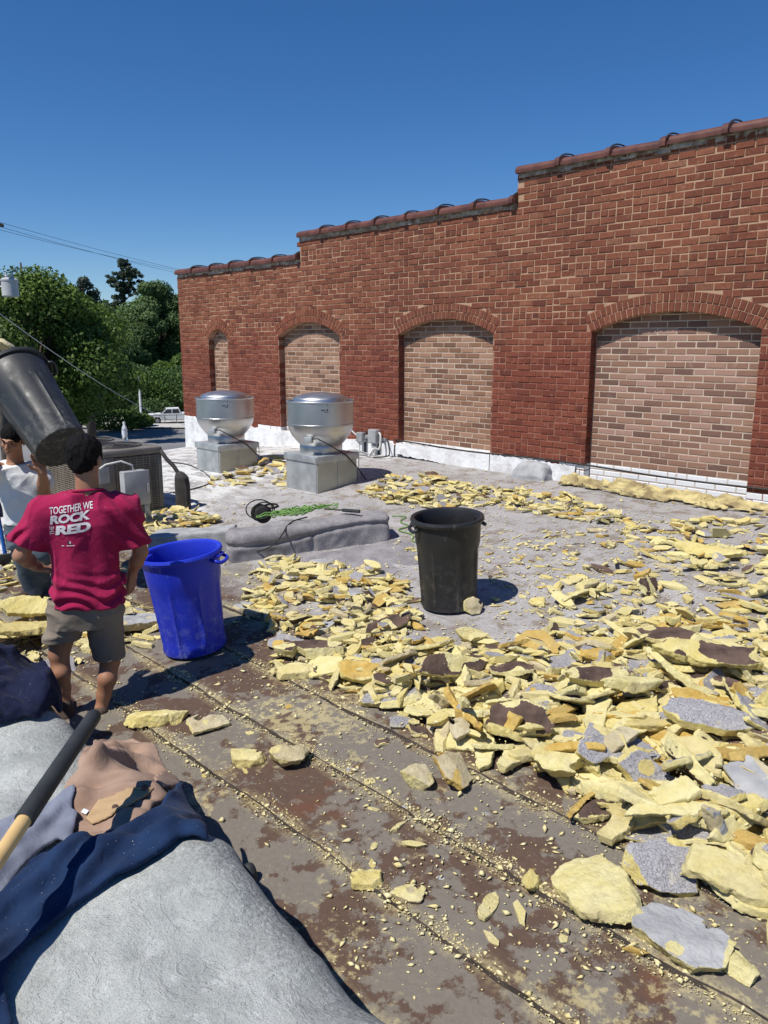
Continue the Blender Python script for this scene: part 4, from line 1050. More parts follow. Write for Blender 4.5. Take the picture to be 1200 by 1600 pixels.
# insulated pipe with its hood
p = G(287, 796); t = thing('pipe_hood', 'dark rounded pipe hood joined to the air conditioner by an insulated line', 'pipe hood', p, TH)
S_ = SDF((-.16, -.14, -.06), (.16, .14, .50), .01)
S_.loft([(-.03, 0, 0, .085, .065), (.30, 0, 0, .085, .065), (.38, -.005, 0, .078, .06), (.43, -.02, 0, .05, .045), (.45, -.02, 0, .02, .02)], .02, 3.0); obj('hood', S_.mesh('hood'), M['pipe_dark'], t)
b = MB(); b.tube([(.06, -.068, 0), (.06, -.068, .3), (.04, -.066, .38)], .012, 6); obj('hood_rib', b, M['pipe_dark'], t)
acc = Vector((base.x + hx + .01, base.y + hy - .02, base.z + ach - .05)); lc = Matrix.Rotation(-TH, 3, 'Z') @ (acc - p)
pts = [lc, lc.lerp(Vector((-.04, 0, .45)), .35) + Vector((.0, 0, -.02)), lc.lerp(Vector((-.04, 0, .45)), .72), Vector((-.04, 0, .43)), Vector((-.01, 0, .38))]
obj('insulated_line', MB().tube(pts, .024, 10).mesh('insulated_line', 'all'), M['pipe_dark'], t)
# ------------------------------------------------------------------ grey boxes and conduits at the wall
def wbox(x, z, w_, h, d=.09): return ((x - w_ / 2, YW - .05 - d, z - h / 2), (x + w_ / 2, YW - .05, z + h / 2))
A = WP(572, 682); B = WP(592, 680)
jb = thing('junction_boxes', 'cluster of grey junction boxes on struts at the foot of the brick wall', 'electrical boxes', (A.x, YW - .06, roof_z(A.x, YW)))
for (x, z, w_, h, mt) in ((A.x, A.z, .13, .14, 'galv'), (B.x, B.z - .01, .17, .20, 'box_grey'), (A.x + .16, A.z + .02, .05, .05, 'galv')):
    lo, hi = wbox(x, z, w_, h); o = obj('box', MB().bbox(lo, hi, .008).mesh('box', 40), M[mt], jb, world=True)
    obj('box_cover', MB().bbox((lo[0] + .01, lo[1] - .008, lo[2] + .01), (hi[0] - .01, lo[1] - .001, hi[2] - .01), .003), M[mt], o)
obj('crossbar', MB().box((A.x - .15, YW - .048, A.z - .03), (B.x + .18, YW - .012, A.z + .01)), M['galv'], jb, world=True)
for x in (A.x + .02, B.x + .04): obj('strut', MB().box((x - .02, YW - .047, roof_z(x, YW) - .05), (x + .02, YW - .01, A.z + .08)), M['dark_metal'], jb, world=True)
def wcable(pts, r_, mat, nm='conduit'):
    # smooth a polyline
    P = [Vector(p_) for p_ in pts]
    for _ in range(2):
        Q = [P[0]]
        for a, b_ in zip(P, P[1:]): Q += [a.lerp(b_, .25), a.lerp(b_, .75)]
        P = Q + [P[-1]]
    return obj(nm, MB().tube(P, r_, 7).mesh(nm, 'all'), M[mat], jb, world=True)
yb = YW - .10; rz_ = roof_z(B.x, YW - .3)
wcable([(B.x + .11, yb, B.z + .05), (B.x + .17, yb - .02, B.z + .03), (B.x + .18, yb - .05, B.z - .2), (B.x + .12, yb - .12, rz_ + .15), (B.x + .10, yb - .2, rz_ + .02)], .016, 'cable_white')
wcable([(B.x - .02, yb, B.z - .1), (B.x - .03, yb - .03, B.z - .3), (B.x - .2, yb - .2, rz_ + .12), (B.x - .42, yb - .4, rz_ + .02)], .013, 'cable_white')
wcable([(B.x + .01, yb, B.z - .1), (B.x + .01, yb - .03, B.z - .3), (B.x - .13, yb - .22, rz_ + .10), (B.x - .36, yb - .5, rz_ + .0)], .013, 'box_grey')
wcable([(B.x + .04, yb, B.z - .1), (B.x + .05, yb - .04, B.z - .35), (B.x + .02, yb - .2, rz_ + .06), (B.x - .16, yb - .5, rz_ + .0)], .013, 'box_grey')
wcable([(B.x + .2, YW - .03, B.z - .02), (B.x + .34, yb, B.z - .22), (B.x + .40, yb - .1, rz_ + .04), (B.x + .2, yb - .2, rz_ + .02)], .010, 'cable_black')
wcable([(A.x - .05, yb, A.z - .0), (A.x - .14, yb - .02, A.z + .05), (A.x - .22, yb - .03, A.z + .12)], .012, 'galv')
wcable([(A.x - .03, yb, A.z - .06), (A.x - .04, yb, A.z - .3), (A.x - .05, yb - .02, roof_z(A.x, YW))], .009, 'cable_white')
# ------------------------------------------------------------------ wrapped curb across the roof with its cables
A = G(358, 882); B = G(610, 846); d = (B - A).normalized(); nrm = Vector((-d.y, d.x, 0)).normalized()
H_ = .27
cen = (A + B) / 2; Lh = (B - A).length / 2; ang = math.atan2(d.y, d.x); rise = (B.z - A.z) / 2
S_ = SDF((-Lh - .3, -.3, -.35), (Lh + .3, .55, .55), .014)
S_.noise(lambda x, y, z: 0)
X, Y, Z = S_.ax[0][:, None, None], S_.ax[1][None, :, None], S_.ax[2][None, None, :]
zz = Z - rise * X / Lh
qx = np.abs(X) - Lh; qy = np.abs(Y - .17) - .17; qz = np.abs(zz - .06) - (H_ - .06)
dd = np.sqrt(np.maximum(qx + .05, 0)**2 + np.maximum(qy + .06, 0)**2 + np.maximum(qz + .06, 0)**2) - .06 + np.minimum(np.maximum(np.maximum(qx, qy), qz) + .06, 0) * 0
fold = .022 * np.exp(-((zz - .17 - .03 * np.sin(X * 4)) / .018) ** 2) * (Y < .1) + .018 * np.exp(-((X - .02) / .02) ** 2) * (zz < .18)
S_.D = (np.maximum(dd, -1) + fold + .018 * vnoise(X * 4, Y * 4, zz * 5, 3) + .007 * vnoise(X * 14, Y * 14, zz * 14, 5)).astype(np.float32)
cb = thing('roof_curb', 'low curb wrapped in wrinkled grey membrane across the roof', 'curb', cen); cb.rotation_euler = (0, 0, ang)
obj('curb_body', S_.mesh('curb_body'), M['membrane_grey'], cb)
# end apron of the same membrane, lying on the roof in front of it
V = []; Fq = []; ap = [G(*p_) for p_ in ((440, 868), (560, 846), (640, 842), (655, 880), (600, 905), (500, 890))]
cx = sum(ap, Vector()) / len(ap); V.append(cx + Vector((0, 0, .035))); n = 60
for ring in (.35, .7, 1.0):
    for i in range(n):
        s_ = i / n * len(ap); k_ = int(s_); f = s_ - k_; pp = ap[k_].lerp(ap[(k_ + 1) % len(ap)], f); pp = cx.lerp(pp, ring * (1 + .03 * math.sin(i * 1.7)))
        pp.z = roof_z(pp.x, pp.y) + (.034, .026, .006)[int(ring * 2.9) if ring < 1 else 2] + .004 * math.sin(i * .9); V.append(pp)
for i in range(n): Fq.append((0, 1 + i, 1 + (i + 1) % n))
for k_ in range(2):
    for i in range(n): Fq.append((1 + k_*n + i, 1 + (k_+1)*n + i, 1 + (k_+1)*n + (i+1)%n, 1 + k_*n + (i+1)%n))
V2 = [p_ - cen for p_ in V]
ao = obj('membrane_apron', MB().add(V, Fq).mesh('membrane_apron', 'all', True), M['membrane_grey'], cb, world=False); ao.matrix_parent_inverse = cb.matrix_basis.inverted()
# shorter pale piece of curb behind the blue can
A2 = G(232, 872); B2 = G(362, 862)
d2 = (B2 - A2); S_ = SDF((-.1, -.25, -.15), (d2.length + .1, .45, .4), .016); L2 = d2.length
X, Y, Z = S_.ax[0][:, None, None], S_.ax[1][None, :, None], S_.ax[2][None, None, :]
zz = Z - d2.z * X / L2
q = np.maximum(np.maximum(np.abs(X - L2 / 2) - L2 / 2, np.abs(Y - .15) - .15), np.abs(zz - .06) - .15)
S_.D = (q + .012 * vnoise(X * 5, Y * 5, zz * 5, 8)).astype(np.float32)
o = obj('roof_curb', S_.mesh('roof_curb'), M['skin_smooth'], None, A2, (0, 0, math.atan2(d2.y, d2.x))); tag(o, 'pale grey coated curb end behind the blue trash can', 'curb')
# motor with black cable loop, green cord heap, cords
def on_curb(px, py, extra=.0): return G(px, py, H_ + extra)
p = G(409, 826, .10); mt = thing('cable_reel', 'small dark cable reel with a black loop against the grey curb', 'cable reel', p, ang)
b = MB(); b.lathe([(.001, -.07), (.075, -.07), (.09, -.06), (.09, -.05), (.06, -.045), (.06, .045), (.09, .05), (.09, .06), (.075, .07), (.001, .07)], 24); obj('drum', b.mesh('drum', 35), M['pipe_dark'], mt, loc=(0, -.02, .16), rot=(R(90), 0, R(20)))
def loop(c_, r1, r2, tilt, n=26): return [(c_[0] + r1 * math.cos(i / n * 6.283), c_[1] + tilt * math.sin(i / n * 6.283), c_[2] + r2 * math.sin(i / n * 6.283)) for i in range(n + 1)]
obj('cable_loop', MB().tube(loop((-.02, -.06, .21), .13, .09, .04), .007, 6, caps=False).mesh('cable_loop', 'all'), M['cable_black'], mt)
obj('cable_loop', MB().tube(loop((.03, -.03, .20), .10, .085, -.05), .007, 6, caps=False).mesh('cable_loop', 'all'), M['cable_black'], mt)
r_ = random.Random(12)
def cord(label, pix, h, rad, mat, name='cord', cat='cord', group=None, wob=0.0):
    P = [G(x, y, (h[i] if isinstance(h, list) else h)) for i, (x, y) in enumerate(pix)]
    for _ in range(3):
        Q = [P[0]]
        for a, b_ in zip(P, P[1:]): Q += [a.lerp(b_, .25), a.lerp(b_, .75)]
        P = Q + [P[-1]]
    o = obj(name, MB().tube([p_ + Vector((0, 0, r_.uniform(0, wob))) for p_ in P], rad, 6).mesh(name, 'all'), M[mat]); return tag(o, label, cat, group)
tg = thing('green_cord', 'tangled heap of green cord lying on the grey curb', 'cord', on_curb(462, 806))
for k_ in range(9):
    pts = []
    cx_, cy_ = r_.uniform(-.20, .28), r_.uniform(-.06, .08); a0 = r_.uniform(0, 6); ra, rb_ = r_.uniform(.10, .22), r_.uniform(.03, .09)
    for i in range(28): a = a0 + i / 27 * 8; pts.append((d.x * (cx_ + ra * math.cos(a)) - d.y * (cy_ + rb_ * math.sin(a)), d.y * (cx_ + ra * math.cos(a)) + d.x * (cy_ + rb_ * math.sin(a)), .02 + r_.uniform(0, .055) + rise * (cx_ + ra * math.cos(a)) / Lh))
    obj('coil', MB().tube(pts, .006, 5).mesh('coil', 'all'), M['cable_green'], tg)
cord('thin green and black cord strung past the end of the grey curb', [(612, 806), (640, 806), (620, 815), (645, 822), (615, 828), (650, 835), (640, 846), (672, 850)], .012, .006, 'cable_green', 'green_cord')
cord('black cord hanging over the face of the grey curb', [(480, 808), (452, 815), (440, 838), (420, 858), (385, 866), (366, 850), (370, 832), (392, 828)], [.29, .29, .23, .12, .04, .04, .1, .16], .007, 'cable_black')
cord('small black cable loop lying flat on the roof beside the curb', [(412, 790), (424, 786), (436, 789), (430, 793), (416, 794), (410, 791)], .012, .010, 'cable_black')
p0, p1 = G(507, 795, .30), G(562, 799, .30); tl = thing('pry_bar', 'dark pry bar lying on top of the grey curb', 'pry bar', p0)
dv = p1 - p0; obj('bar', MB().tube([(0, 0, 0), dv * .3, dv * .55], .009, 6), M['dark_metal'], tl); obj('handle', MB().tube([dv * .52, dv], .017, 8).mesh('handle', 40), M['rubber'], tl)
cord('dark cable running across the silver roof toward the fans', [(268, 722), (300, 726), (340, 752), (300, 765), (270, 770)], .012, .009, 'cable_black')
cord('black cable draped between the two roof fans', [(385, 700), (410, 716), (440, 722), (468, 720)], [.12, .05, .03, .05], .010, 'cable_black')
FM = [M['foam_pale'], M['foam'], M['foam_deep'], M['foam_tan'], M['skin_grey'], M['skin_brown'], M['skin_smooth']]
def chunk(seed, n, L, W, T, foam_i, skin_i, bend=0.0, dome=0.0, jag=.22, rough=.12, pw=2.0, fine=False):
    """one torn slab of foam as triangles: V, F, material index per face"""
    r = random.Random(seed); kc_ = r.randint(5, 8)
    co = []
    for i in range(kc_):
        a = (i + r.uniform(-.34, .34)) / kc_ * 2 * math.pi; q = (abs(math.cos(a)) ** pw + abs(math.sin(a)) ** pw) ** (-1 / pw) * (1 + r.uniform(-jag, jag))
        co.append((q * math.cos(a) * L / 2, q * math.sin(a) * W / 2))
    per = [math.hypot(co[(i+1) % kc_][0] - co[i][0], co[(i+1) % kc_][1] - co[i][1]) for i in range(kc_)]; tot = sum(per); bd = []
    for i in range(kc_):
        m_ = max(1, round(n * per[i] / tot)); (x0, y0), (x1, y1) = co[i], co[(i+1) % kc_]; nx_, ny_ = (y1 - y0) / (per[i] + 1e-6), -(x1 - x0) / (per[i] + 1e-6)
        bow = r.uniform(-.10, .16) * per[i]
        for j in range(m_):
            t = j / m_; e_ = (bow * 4 * t * (1 - t) + r.uniform(-.5, .5) * jag * .16 * W) if j else 0
            bd.append((x0 + (x1 - x0) * t + nx_ * e_, y0 + (y1 - y0) * t + ny_ * e_))
    n = len(bd)
    cov = r.choice([0, 1, 1]); part = r.choice([-9, -9, -1.2, -.6])
    slx, sly = r.uniform(-.25, .25) * T, r.uniform(-.25, .25) * T
    if fine: rings = [(.25, .5, .05), (.5, .5, .06), (.74, .5, .07), (.92, .49, .07), (1.0, .44, .09), (1.03, .22, .14), (1.0, -.05, .16), (.99, -.30, .12), (.95, -.48, .08), (.7, -.5, .1), (.35, -.5, .1)]
    else: rings = [(.5, .5, .07), (.93, .49, .07), (1.0, .42, .10), (1.02, .02, .2), (.98, -.44, .12), (.5, -.5, .14)]
    V = [(0, 0, T * .5)]
    for rf, zf, nz in rings:
        for x, y in bd:
            k_ = 1 + r.uniform(-.035, .035) * (1.6 if abs(zf) < .4 else .7); sh_ = (.5 - zf)
            if rf < .9:
                a = math.atan2(y / W, x / L); w3 = rf * rf; x, y = x * w3 + math.cos(a) * L * .46 * (1 - w3), y * w3 + math.sin(a) * W * .46 * (1 - w3)
            V.append((x * rf * k_ + slx * sh_, y * rf * k_ + sly * sh_, T * (zf + r.uniform(-nz, nz))))
    V.append((slx, sly, -T * .5)); last = len(V) - 1
    Fc = []; mi = []; nt_ = 4 if fine else 2
    for i in range(n): Fc.append((0, 1 + i, 1 + (i + 1) % n)); mi.append(skin_i)
    for k_ in range(len(rings) - 1):
        for i in range(n):
            a, b_, c, d_ = 1 + k_*n + i, 1 + (k_+1)*n + i, 1 + (k_+1)*n + (i+1) % n, 1 + k_*n + (i+1) % n
            m_ = skin_i if k_ < nt_ - 1 + cov and math.sin(2 * math.pi * i / n * 2 + seed) + math.cos(k_ + seed) > part else foam_i
            Fc += [(a, b_, c), (a, c, d_)]; mi += [m_, m_]
    o = 1 + (len(rings) - 1) * n
    for i in range(n): Fc.append((last, o + (i + 1) % n, o + i)); mi.append(foam_i)
    out = []
    for x, y, z in V:
        u, v = x / (L / 2), y / (W / 2)
        z += bend * u * u + dome * (1 - min(1, u * u + v * v)); z += rough * T * .5 * math.sin(u * 5 + seed) * math.cos(v * 4 + seed * 1.3)
        out.append((x, y, z))
    return np.array(out, np.float32), np.array(Fc, np.int32), np.array(mi, np.int32)
def shard(seed, L, W, T, fo, sk):
    r = random.Random(seed); bm = bmesh.new(); k_ = r.randint(5, 7)
    for zf in (.5, -.5):
        o_ = r.uniform(-.3, .3) * T, r.uniform(-.3, .3) * T
        for i in range(k_):
            a = (i + r.uniform(-.3, .3)) / k_ * 6.2832; q = r.uniform(.75, 1.1); bm.verts.new((q * math.cos(a) * L / 2 + o_[0], q * math.sin(a) * W / 2 + o_[1], T * zf * r.uniform(.75, 1.1)))
    bmesh.ops.convex_hull(bm, input=bm.verts); bmesh.ops.triangulate(bm, faces=bm.faces)
    for v in [v for v in bm.verts if not v.link_faces]: bm.verts.remove(v)
    bm.verts.index_update(); bm.normal_update(); V = np.array([v.co for v in bm.verts], np.float32); F_ = np.array([[v.index for v in f.verts] for f in bm.faces], np.int32)
    mi = np.array([sk if f.normal.z > .7 else fo for f in bm.faces], np.int32); bm.free(); return V, F_, mi
AVOID = [(BLUE.x, BLUE.y, .30), (BLACK.x, BLACK.y, .27)]
# ------------------------------------------------------------------ people
class Figure:
    """a local frame at a person's feet: x across the view, y away from the camera, z up"""
    def __init__(s, px, py, depth_shift=0.0):
        s.P = G(px, py); a = Vector((s.P.x, s.P.y, 0)).normalized()
        s.P = s.P + a * depth_shift; s.P.z = roof_z(s.P.x, s.P.y); s.a = a; s.r = Vector((a.y, -a.x, 0)); s.rz = math.atan2(s.r.y, s.r.x)
    def l(s, x, y, off=0.0):
        v = Vector(ray(x, y)); t = ((s.P + s.a * off - Vector(CAM)).dot(s.a)) / v.dot(s.a); q = Vector(CAM) + v * t - s.P
        return np.array([q.dot(s.r), off, q.z])
def hand(S, w, d, pn, side, L=.175, curl=.5, k=.008, spread=.10):
    """palm and five fingers: w wrist, d pointing to the fingers, pn palm normal (fingers curl that way), side +1 thumb along d x pn"""
    w = Vector(w); d = Vector(d).normalized(); pn = Vector(pn); pn = (pn - d * pn.dot(d)).normalized(); sd_ = d.cross(pn) * side
    pl = L * .52
    for q in (-.034, -.012, .012, .034): S.cone(w + d * .012 + sd_ * q * .62, w + d * pl + sd_ * q, .0155, .0135, .012)
    S.cone(w - d * .02, w + d * .03, .026, .027, .02)
    for i, q in enumerate((.034, .0115, -.0115, -.034)):       # index .. little
        ln = L * (.44, .49, .45, .36)[i]; p0 = w + d * pl + sd_ * q; dd = (d + sd_ * (q * spread * 20)).normalized(); r_ = (.0095, .0098, .0092, .0082)[i]
        for j, (f, r1) in enumerate(((.45, .94), (.32, .86), (.23, .72))):
            c = curl * (.5, .9, .8)[j] * (1 + .12 * i); dd = (dd * math.cos(c) + pn * math.sin(c)).normalized(); p1 = p0 + dd * ln * f
            S.cone(p0, p1, r_, r_ * .94, k); p0 = p1; r_ *= .93
    p0 = w + d * .030 + sd_ * .030; dd = (d * .62 + sd_ * .75 + pn * .25).normalized(); S.cone(p0 - sd_ * .012, p0 + dd * .045, .015, .0125, .012); p0 = p0 + dd * .045
    dd = (d * .85 + sd_ * .35 + pn * .35).normalized(); S.cone(p0, p0 + dd * .032, .0115, .0105, k); p0 = p0 + dd * .032; S.cone(p0, p0 + (dd + pn * .3).normalized() * .024, .0102, .008, k)
def head(S, c, f, u, sc_=1.0, k=.02):
    """skull, jaw, nose, brow, ears, mouth; f is where the face looks, u is up"""
    c = Vector(c); f = Vector(f).normalized(); u = Vector(u); u = (u - f * u.dot(f)).normalized(); s_ = f.cross(u)
    Rm = Matrix((s_, f, u)).transposed()
    P = lambda x, y, z: c + (s_ * x + f * y + u * z) * sc_
    S.ell(P(0, -.012, .035), np.array((.077, .095, .090)) * sc_, k, Rm)
    S.ell(P(0, .022, -.035), np.array((.064, .072, .078)) * sc_, .03, Rm)
    S.ell(P(0, .050, -.088), np.array((.034, .034, .026)) * sc_, .025, Rm)
    S.cone(P(0, .090, .018), P(0, .112, -.022), .010 * sc_, .015 * sc_, .010)
    for q in (-1, 1):
        S.cone(P(q * .008, .093, .030), P(q * .045, .078, .030), .011 * sc_, .010 * sc_, .010)
        S.ell(P(q * .031, .092, .012), np.array((.016, .012, .011)) * sc_, .006, Rm, True)
        S.ell(P(q * .088, -.012, -.008), np.array((.012, .019, .032)) * sc_, .008, Rm)
        S.cone(P(q * .040, .072, -.018), P(q * .052, .05, -.02), .016 * sc_, .014 * sc_, .015)
        S.cone(P(q * .012, .106, -.026), P(q * .014, .102, -.026), .008 * sc_, .007 * sc_, .006)
    S.cone(P(-.022, .086, -.052), P(.022, .086, -.052), .009 * sc_, .009 * sc_, .008)
    S.cone(P(-.017, .084, -.066), P(.017, .084, -.066), .009 * sc_, .009 * sc_, .008)
    S.cone(P(-.022, .099, -.059), P(.022, .099, -.059), .003, .003, .004, True)
    return P, Rm
def wrinkles(amp, seed, dirs, sc_=1.0):
    def fn(x, y, z):
        w_ = .03 * vnoise(x * 6, y * 6, z * 6, seed); o = 0
        for (fx, fy, fz, a) in dirs:
            o = o + a * (1 - np.abs(vnoise(x * fx + w_ * 20, y * fy, z * fz + w_ * 10, seed + int(abs(fx) * 7 + abs(fz) * 3)))) ** 3
        return -amp * (o - .3)
    return fn
# ---------------------------------------------------------------- worker in the crimson shirt, seen from behind
Fg = Figure(134, 1112); L_ = Fg.l
man = thing('person', 'worker in crimson t-shirt and taupe shorts standing with his back turned', 'person', Fg.P, Fg.rz)
hipc = L_(134, 952); HZ = L_(134, 682)[2]
B_ = SDF((-.62, -.36, -.02), (.55, .42, HZ + .05), .0075)
hd = L_(131, 718); nk = L_(137, 766)
# head turned a little towards the cans
head(B_, hd + np.array([0.006, .015, .0]), (.45, .85, -.22), (0, 0, 1), 1.04)
B_.cone(nk + np.array([0, -.005, .10]), nk + np.array([0, -.005, -.04]), .062, .070, .03)
shl, shr = L_(66, 800), L_(199, 794)
B_.loft([(L_(134, 945)[2], hipc[0], 0, .165, .11), (L_(134, 900)[2], hipc[0], 0, .155, .10), (L_(134, 830)[2], hipc[0], 0, .19, .115), (L_(134, 790)[2], hipc[0] + .005, -.005, .20, .10), (L_(134, 772)[2], hipc[0] + .01, 0, .10, .07)], .04)
ell_, wrl = L_(33, 868, -.02), L_(56, 884, .14)
elr, wrr = L_(220, 862, .0), L_(207, 893, .09)
B_.chain([shl, ell_], [.058, .043], .03).chain([ell_, (ell_ * .5 + wrl * .5) + np.array([0, 0, 0]), wrl], [.044, .042, .029], .015)
B_.chain([shr, elr], [.058, .043], .03).chain([elr, (elr + wrr) / 2, wrr], [.044, .042, .029], .015)
hand(B_, wrl, (.62, .5, -.42), (.5, .1, .75), 1, .18, .55)
hand(B_, wrr, (-.12, .12, -1), (-.75, .55, 0), 1, .185, .42)
# legs
hl, kl, al = L_(104, 960), L_(92, 1022, .02), L_(102, 1098, .02)
hr, kr, ar_ = L_(166, 960), L_(172, 1032, -.02), L_(158, 1108, -.05)
for h_, k_, a_ in ((hl, kl, al), (hr, kr, ar_)):
    B_.chain([h_, k_], [.092, .060], .03); cf = k_ * .66 + a_ * .34 + np.array([0, -.022, 0])
    B_.chain([k_, k_ * .82 + a_ * .18, cf, k_ * .3 + a_ * .7, a_], [.055, .051, .054, .042, .034], .02)
    B_.cone(a_, a_ + np.array([0, .02, -.05]), .036, .04, .02); B_.cone(a_ + np.array([0, .0, -.03]), a_ + np.array([.02, .13, -.05]), .036, .028, .02)
body = obj('body', B_.mesh('body'), M['skin'], man)
# hair
H_ = SDF(hd - .2, hd + .2, .005); f = Vector((.45, .85, -.22)).normalized(); u = Vector((0, 0, 1)); u = (u - f * u.dot(f)).normalized(); s_ = f.cross(u); Rm = Matrix((s_, f, u)).transposed()
cc = Vector(hd + np.array([0.006, .015, .0])); Pq = lambda x, y, z: cc + s_ * x + f * y + u * z
H_.ell(Pq(0, -.018, .040), (.100, .114, .104), .02, Rm).ell(Pq(0, -.058, -.025), (.074, .052, .066), .03, Rm).ell(Pq(0, .045, .085), (.06, .05, .04), .03, Rm)
H_.ell(Pq(0, .135, -.03), (.085, .085, .095), .02, Rm, True)
for q in (-1, 1): H_.ell(Pq(q * .088, .012, -.012), (.020, .028, .04), .012, Rm, True)
H_.noise(lambda x, y, z: .006 * vnoise(x * 70, y * 70, z * 40, 2) + .005 * vnoise(x * 30, y * 30, z * 22, 3))
obj('hair', H_.mesh('hair'), M['hair'], man)
# t-shirt
T_ = SDF((-.52, -.27, L_(134, 950)[2] - .05), (.46, .27, nk[2] + .06), .0065)
zt = lambda y: L_(134, y)[2]
x0 = lambda x, y: L_(x, y)[0]
T_.loft([(zt(952), x0(136, 952), -.006, .196, .15), (zt(925), x0(136, 925), -.006, .203, .155), (zt(890), x0(138, 890), -.004, .198, .143), (zt(850), x0(138, 850), -.004, .206, .14), (zt(815), x0(136, 815), -.008, .222, .14), (zt(792), x0(135, 792), -.006, .225, .122), (zt(778), x0(136, 778), 0, .165, .10), (zt(764), x0(137, 764), 0, .095, .085)], .03, 2.3)
sl1, sr1 = L_(43, 850, -.012), L_(212, 848, 0)
T_.cone(shl + np.array([.03, 0, -.01]), sl1, .088, .092, .05).cone(shl + np.array([.10, 0, .0]), shl + np.array([.0, 0, 0]), .09, .083, .05)
T_.cone(shr + np.array([-.03, 0, -.01]), sr1, .086, .088, .05).cone(shr + np.array([-.10, 0, .0]), shr + np.array([.0, 0, 0]), .09, .081, .05)
zb = zt(945); 
def shirt_w(x, y, z):
    g = np.clip((zt(880) - z) / .18, 0, 1)          # gathers towards the hem
    o = wrinkles(.018, 5, ((5, 5, 2.2, 1.0), (9, 9, 3, .5)))(x, y, z)
    drape = .020 * g * np.sin((z - .35 * np.abs(x - x0(150, 900)) - .15 * vnoise(x * 5, y * 5, z * 3, 9)) * 60) * (.5 + .5 * vnoise(x * 4, y * 4, z * 5, 11))
    spine = .012 * np.exp(-((x - x0(136, 850) - .02 * vnoise(z * 5, z * 0, z * 0, 4)) / .05) ** 2) * (y < 0) * np.clip((z - zt(930)) / .1, 0, 1)
    arm = .016 * np.sin((z * .7 + np.abs(x) * .8) * 70 + 4 * vnoise(x * 8, y * 8, z * 8, 6)) * np.clip((np.abs(x + .01) - .20) / .06, 0, 1)
    return o + drape + spine + arm * .7
T_.noise(shirt_w)
# hems: lower hem, sleeve ends, neck; then hollow the shell
hemn = np.array([-.06, 0, -1]); T_.cut((x0(136, 940), 0, zt(942)), hemn / np.linalg.norm(hemn))
for sh_, e_ in ((shl, sl1), (shr, sr1)):
    n_ = (e_ - sh_); n_ = n_ / np.linalg.norm(n_); cut_p = e_ + n_ * .012; sx_ = -1 if e_[0] < 0 else 1
    lo = (min(cut_p[0] - .2, cut_p[0] + .12 * sx_ - .2), -.27, cut_p[2] - .2); T_.cut(cut_p, n_, ((cut_p[0] - .16, -.27, cut_p[2] - .16), (cut_p[0] + .11, .27, cut_p[2] + .16)) if sx_ < 0 else ((cut_p[0] - .09, -.27, cut_p[2] - .16), (cut_p[0] + .16, .27, cut_p[2] + .16)))
T_.cut((nk[0], 0, zt(767)), (0, 0, 1), ((nk[0] - .12, -.2, zt(767) - .02), (nk[0] + .12, .2, zt(767) + .1)))
shirt = obj('t_shirt', T_.mesh('t_shirt'), M['shirt_red'], man)
b = MB(); zc_ = zt(767); b.tube([(nk[0] + .083 * math.cos(a / 30 * 6.2832), .075 * math.sin(a / 30 * 6.2832) - .003, zc_ + .004 - .012 * math.sin(a / 30 * 6.2832)) for a in range(31)], .008, 7, caps=False); obj('collar', b.mesh('collar', 'all'), M['shirt_red'], man)
# the print on the back, letters laid onto the cloth
tb = BVHTree.FromPolygons([v.co.copy() for v in shirt.data.vertices], [tuple(p_.vertices) for p_ in shirt.data.polygons])
def lettering(txt, pa, pb, hpx, shear=.22, bold=.018, rot_extra=0.0, name='print', mat='print_white', off=.0035):
    cu = bpy.data.curves.new('lettering', 'FONT'); cu.body = txt; cu.size = 1; cu.shear = shear; cu.offset = bold; cu.resolution_u = 3; cu.space_character = .95
    o = bpy.data.objects.new('lettering', cu); COL.objects.link(o); bpy.context.view_layer.update()
    me = bpy.data.meshes.new_from_object(o.evaluated_get(bpy.context.evaluated_depsgraph_get())); bpy.data.objects.remove(o)
    bm = bmesh.new(); bm.from_mesh(me); bmesh.ops.triangulate(bm, faces=bm.faces)
    for _ in range(2):
        es = [e_ for e_ in bm.edges if e_.calc_length() > .22]
        if es: bmesh.ops.subdivide_edges(bm, edges=es, cuts=1); bmesh.ops.triangulate(bm, faces=bm.faces)
    xs_ = [v.co.x for v in bm.verts]; ys_ = [v.co.y for v in bm.verts]; wx, wy = max(xs_) - min(xs_), max(ys_) - min(ys_); mx, my = min(xs_), min(ys_)
    for v in bm.verts:
        uu, vv = (v.co.x - mx) / wx, (v.co.y - my) / wy
        X_ = pa[0] + (pb[0] - pa[0]) * uu; Y_ = pa[1] + (pb[1] - pa[1]) * uu
        dx, dy = pb[0] - pa[0], pb[1] - pa[1]; ln = math.hypot(dx, dy); nx_, ny_ = (dy / ln, -dx / ln)
        X_ += nx_ * hpx * vv; Y_ += ny_ * hpx * vv
        q = L_(X_, Y_); h_ = tb.ray_cast(Vector((q[0], -.6, q[2])), Vector((0, 1, 0)))
        v.co = (h_[0] + Vector((0, -off, 0))) if h_[0] else Vector((q[0], -.15, q[2]))
    bm.to_mesh(me); bm.free(); me.materials.clear(); return obj(name, me, M[mat], shirt)
lettering('TOGETHER WE', (78.5, 798), (145, 788.5), 10.5, .2, .012, name='lettering')
lettering('ROCK', (78, 813.5), (141, 804), 13.5, .2, .045, name='lettering')
lettering('RED', (86.5, 829.5), (141.5, 821), 14, .15, .05, name='lettering')
lettering('THE', (84.8, 829), (84.0, 815.5), 6.5, .0, .01, name='lettering')
lettering('o', (104, 842), (108, 841.4), 4.2, 0, .10, name='emblem', mat='print_dark')
lettering('3', (107.5, 841.5), (110.2, 841.2), 4.0, 0, .03, name='emblem')
lettering('- ---', (96, 846), (116, 844), 1.2, 0, .01, name='emblem')
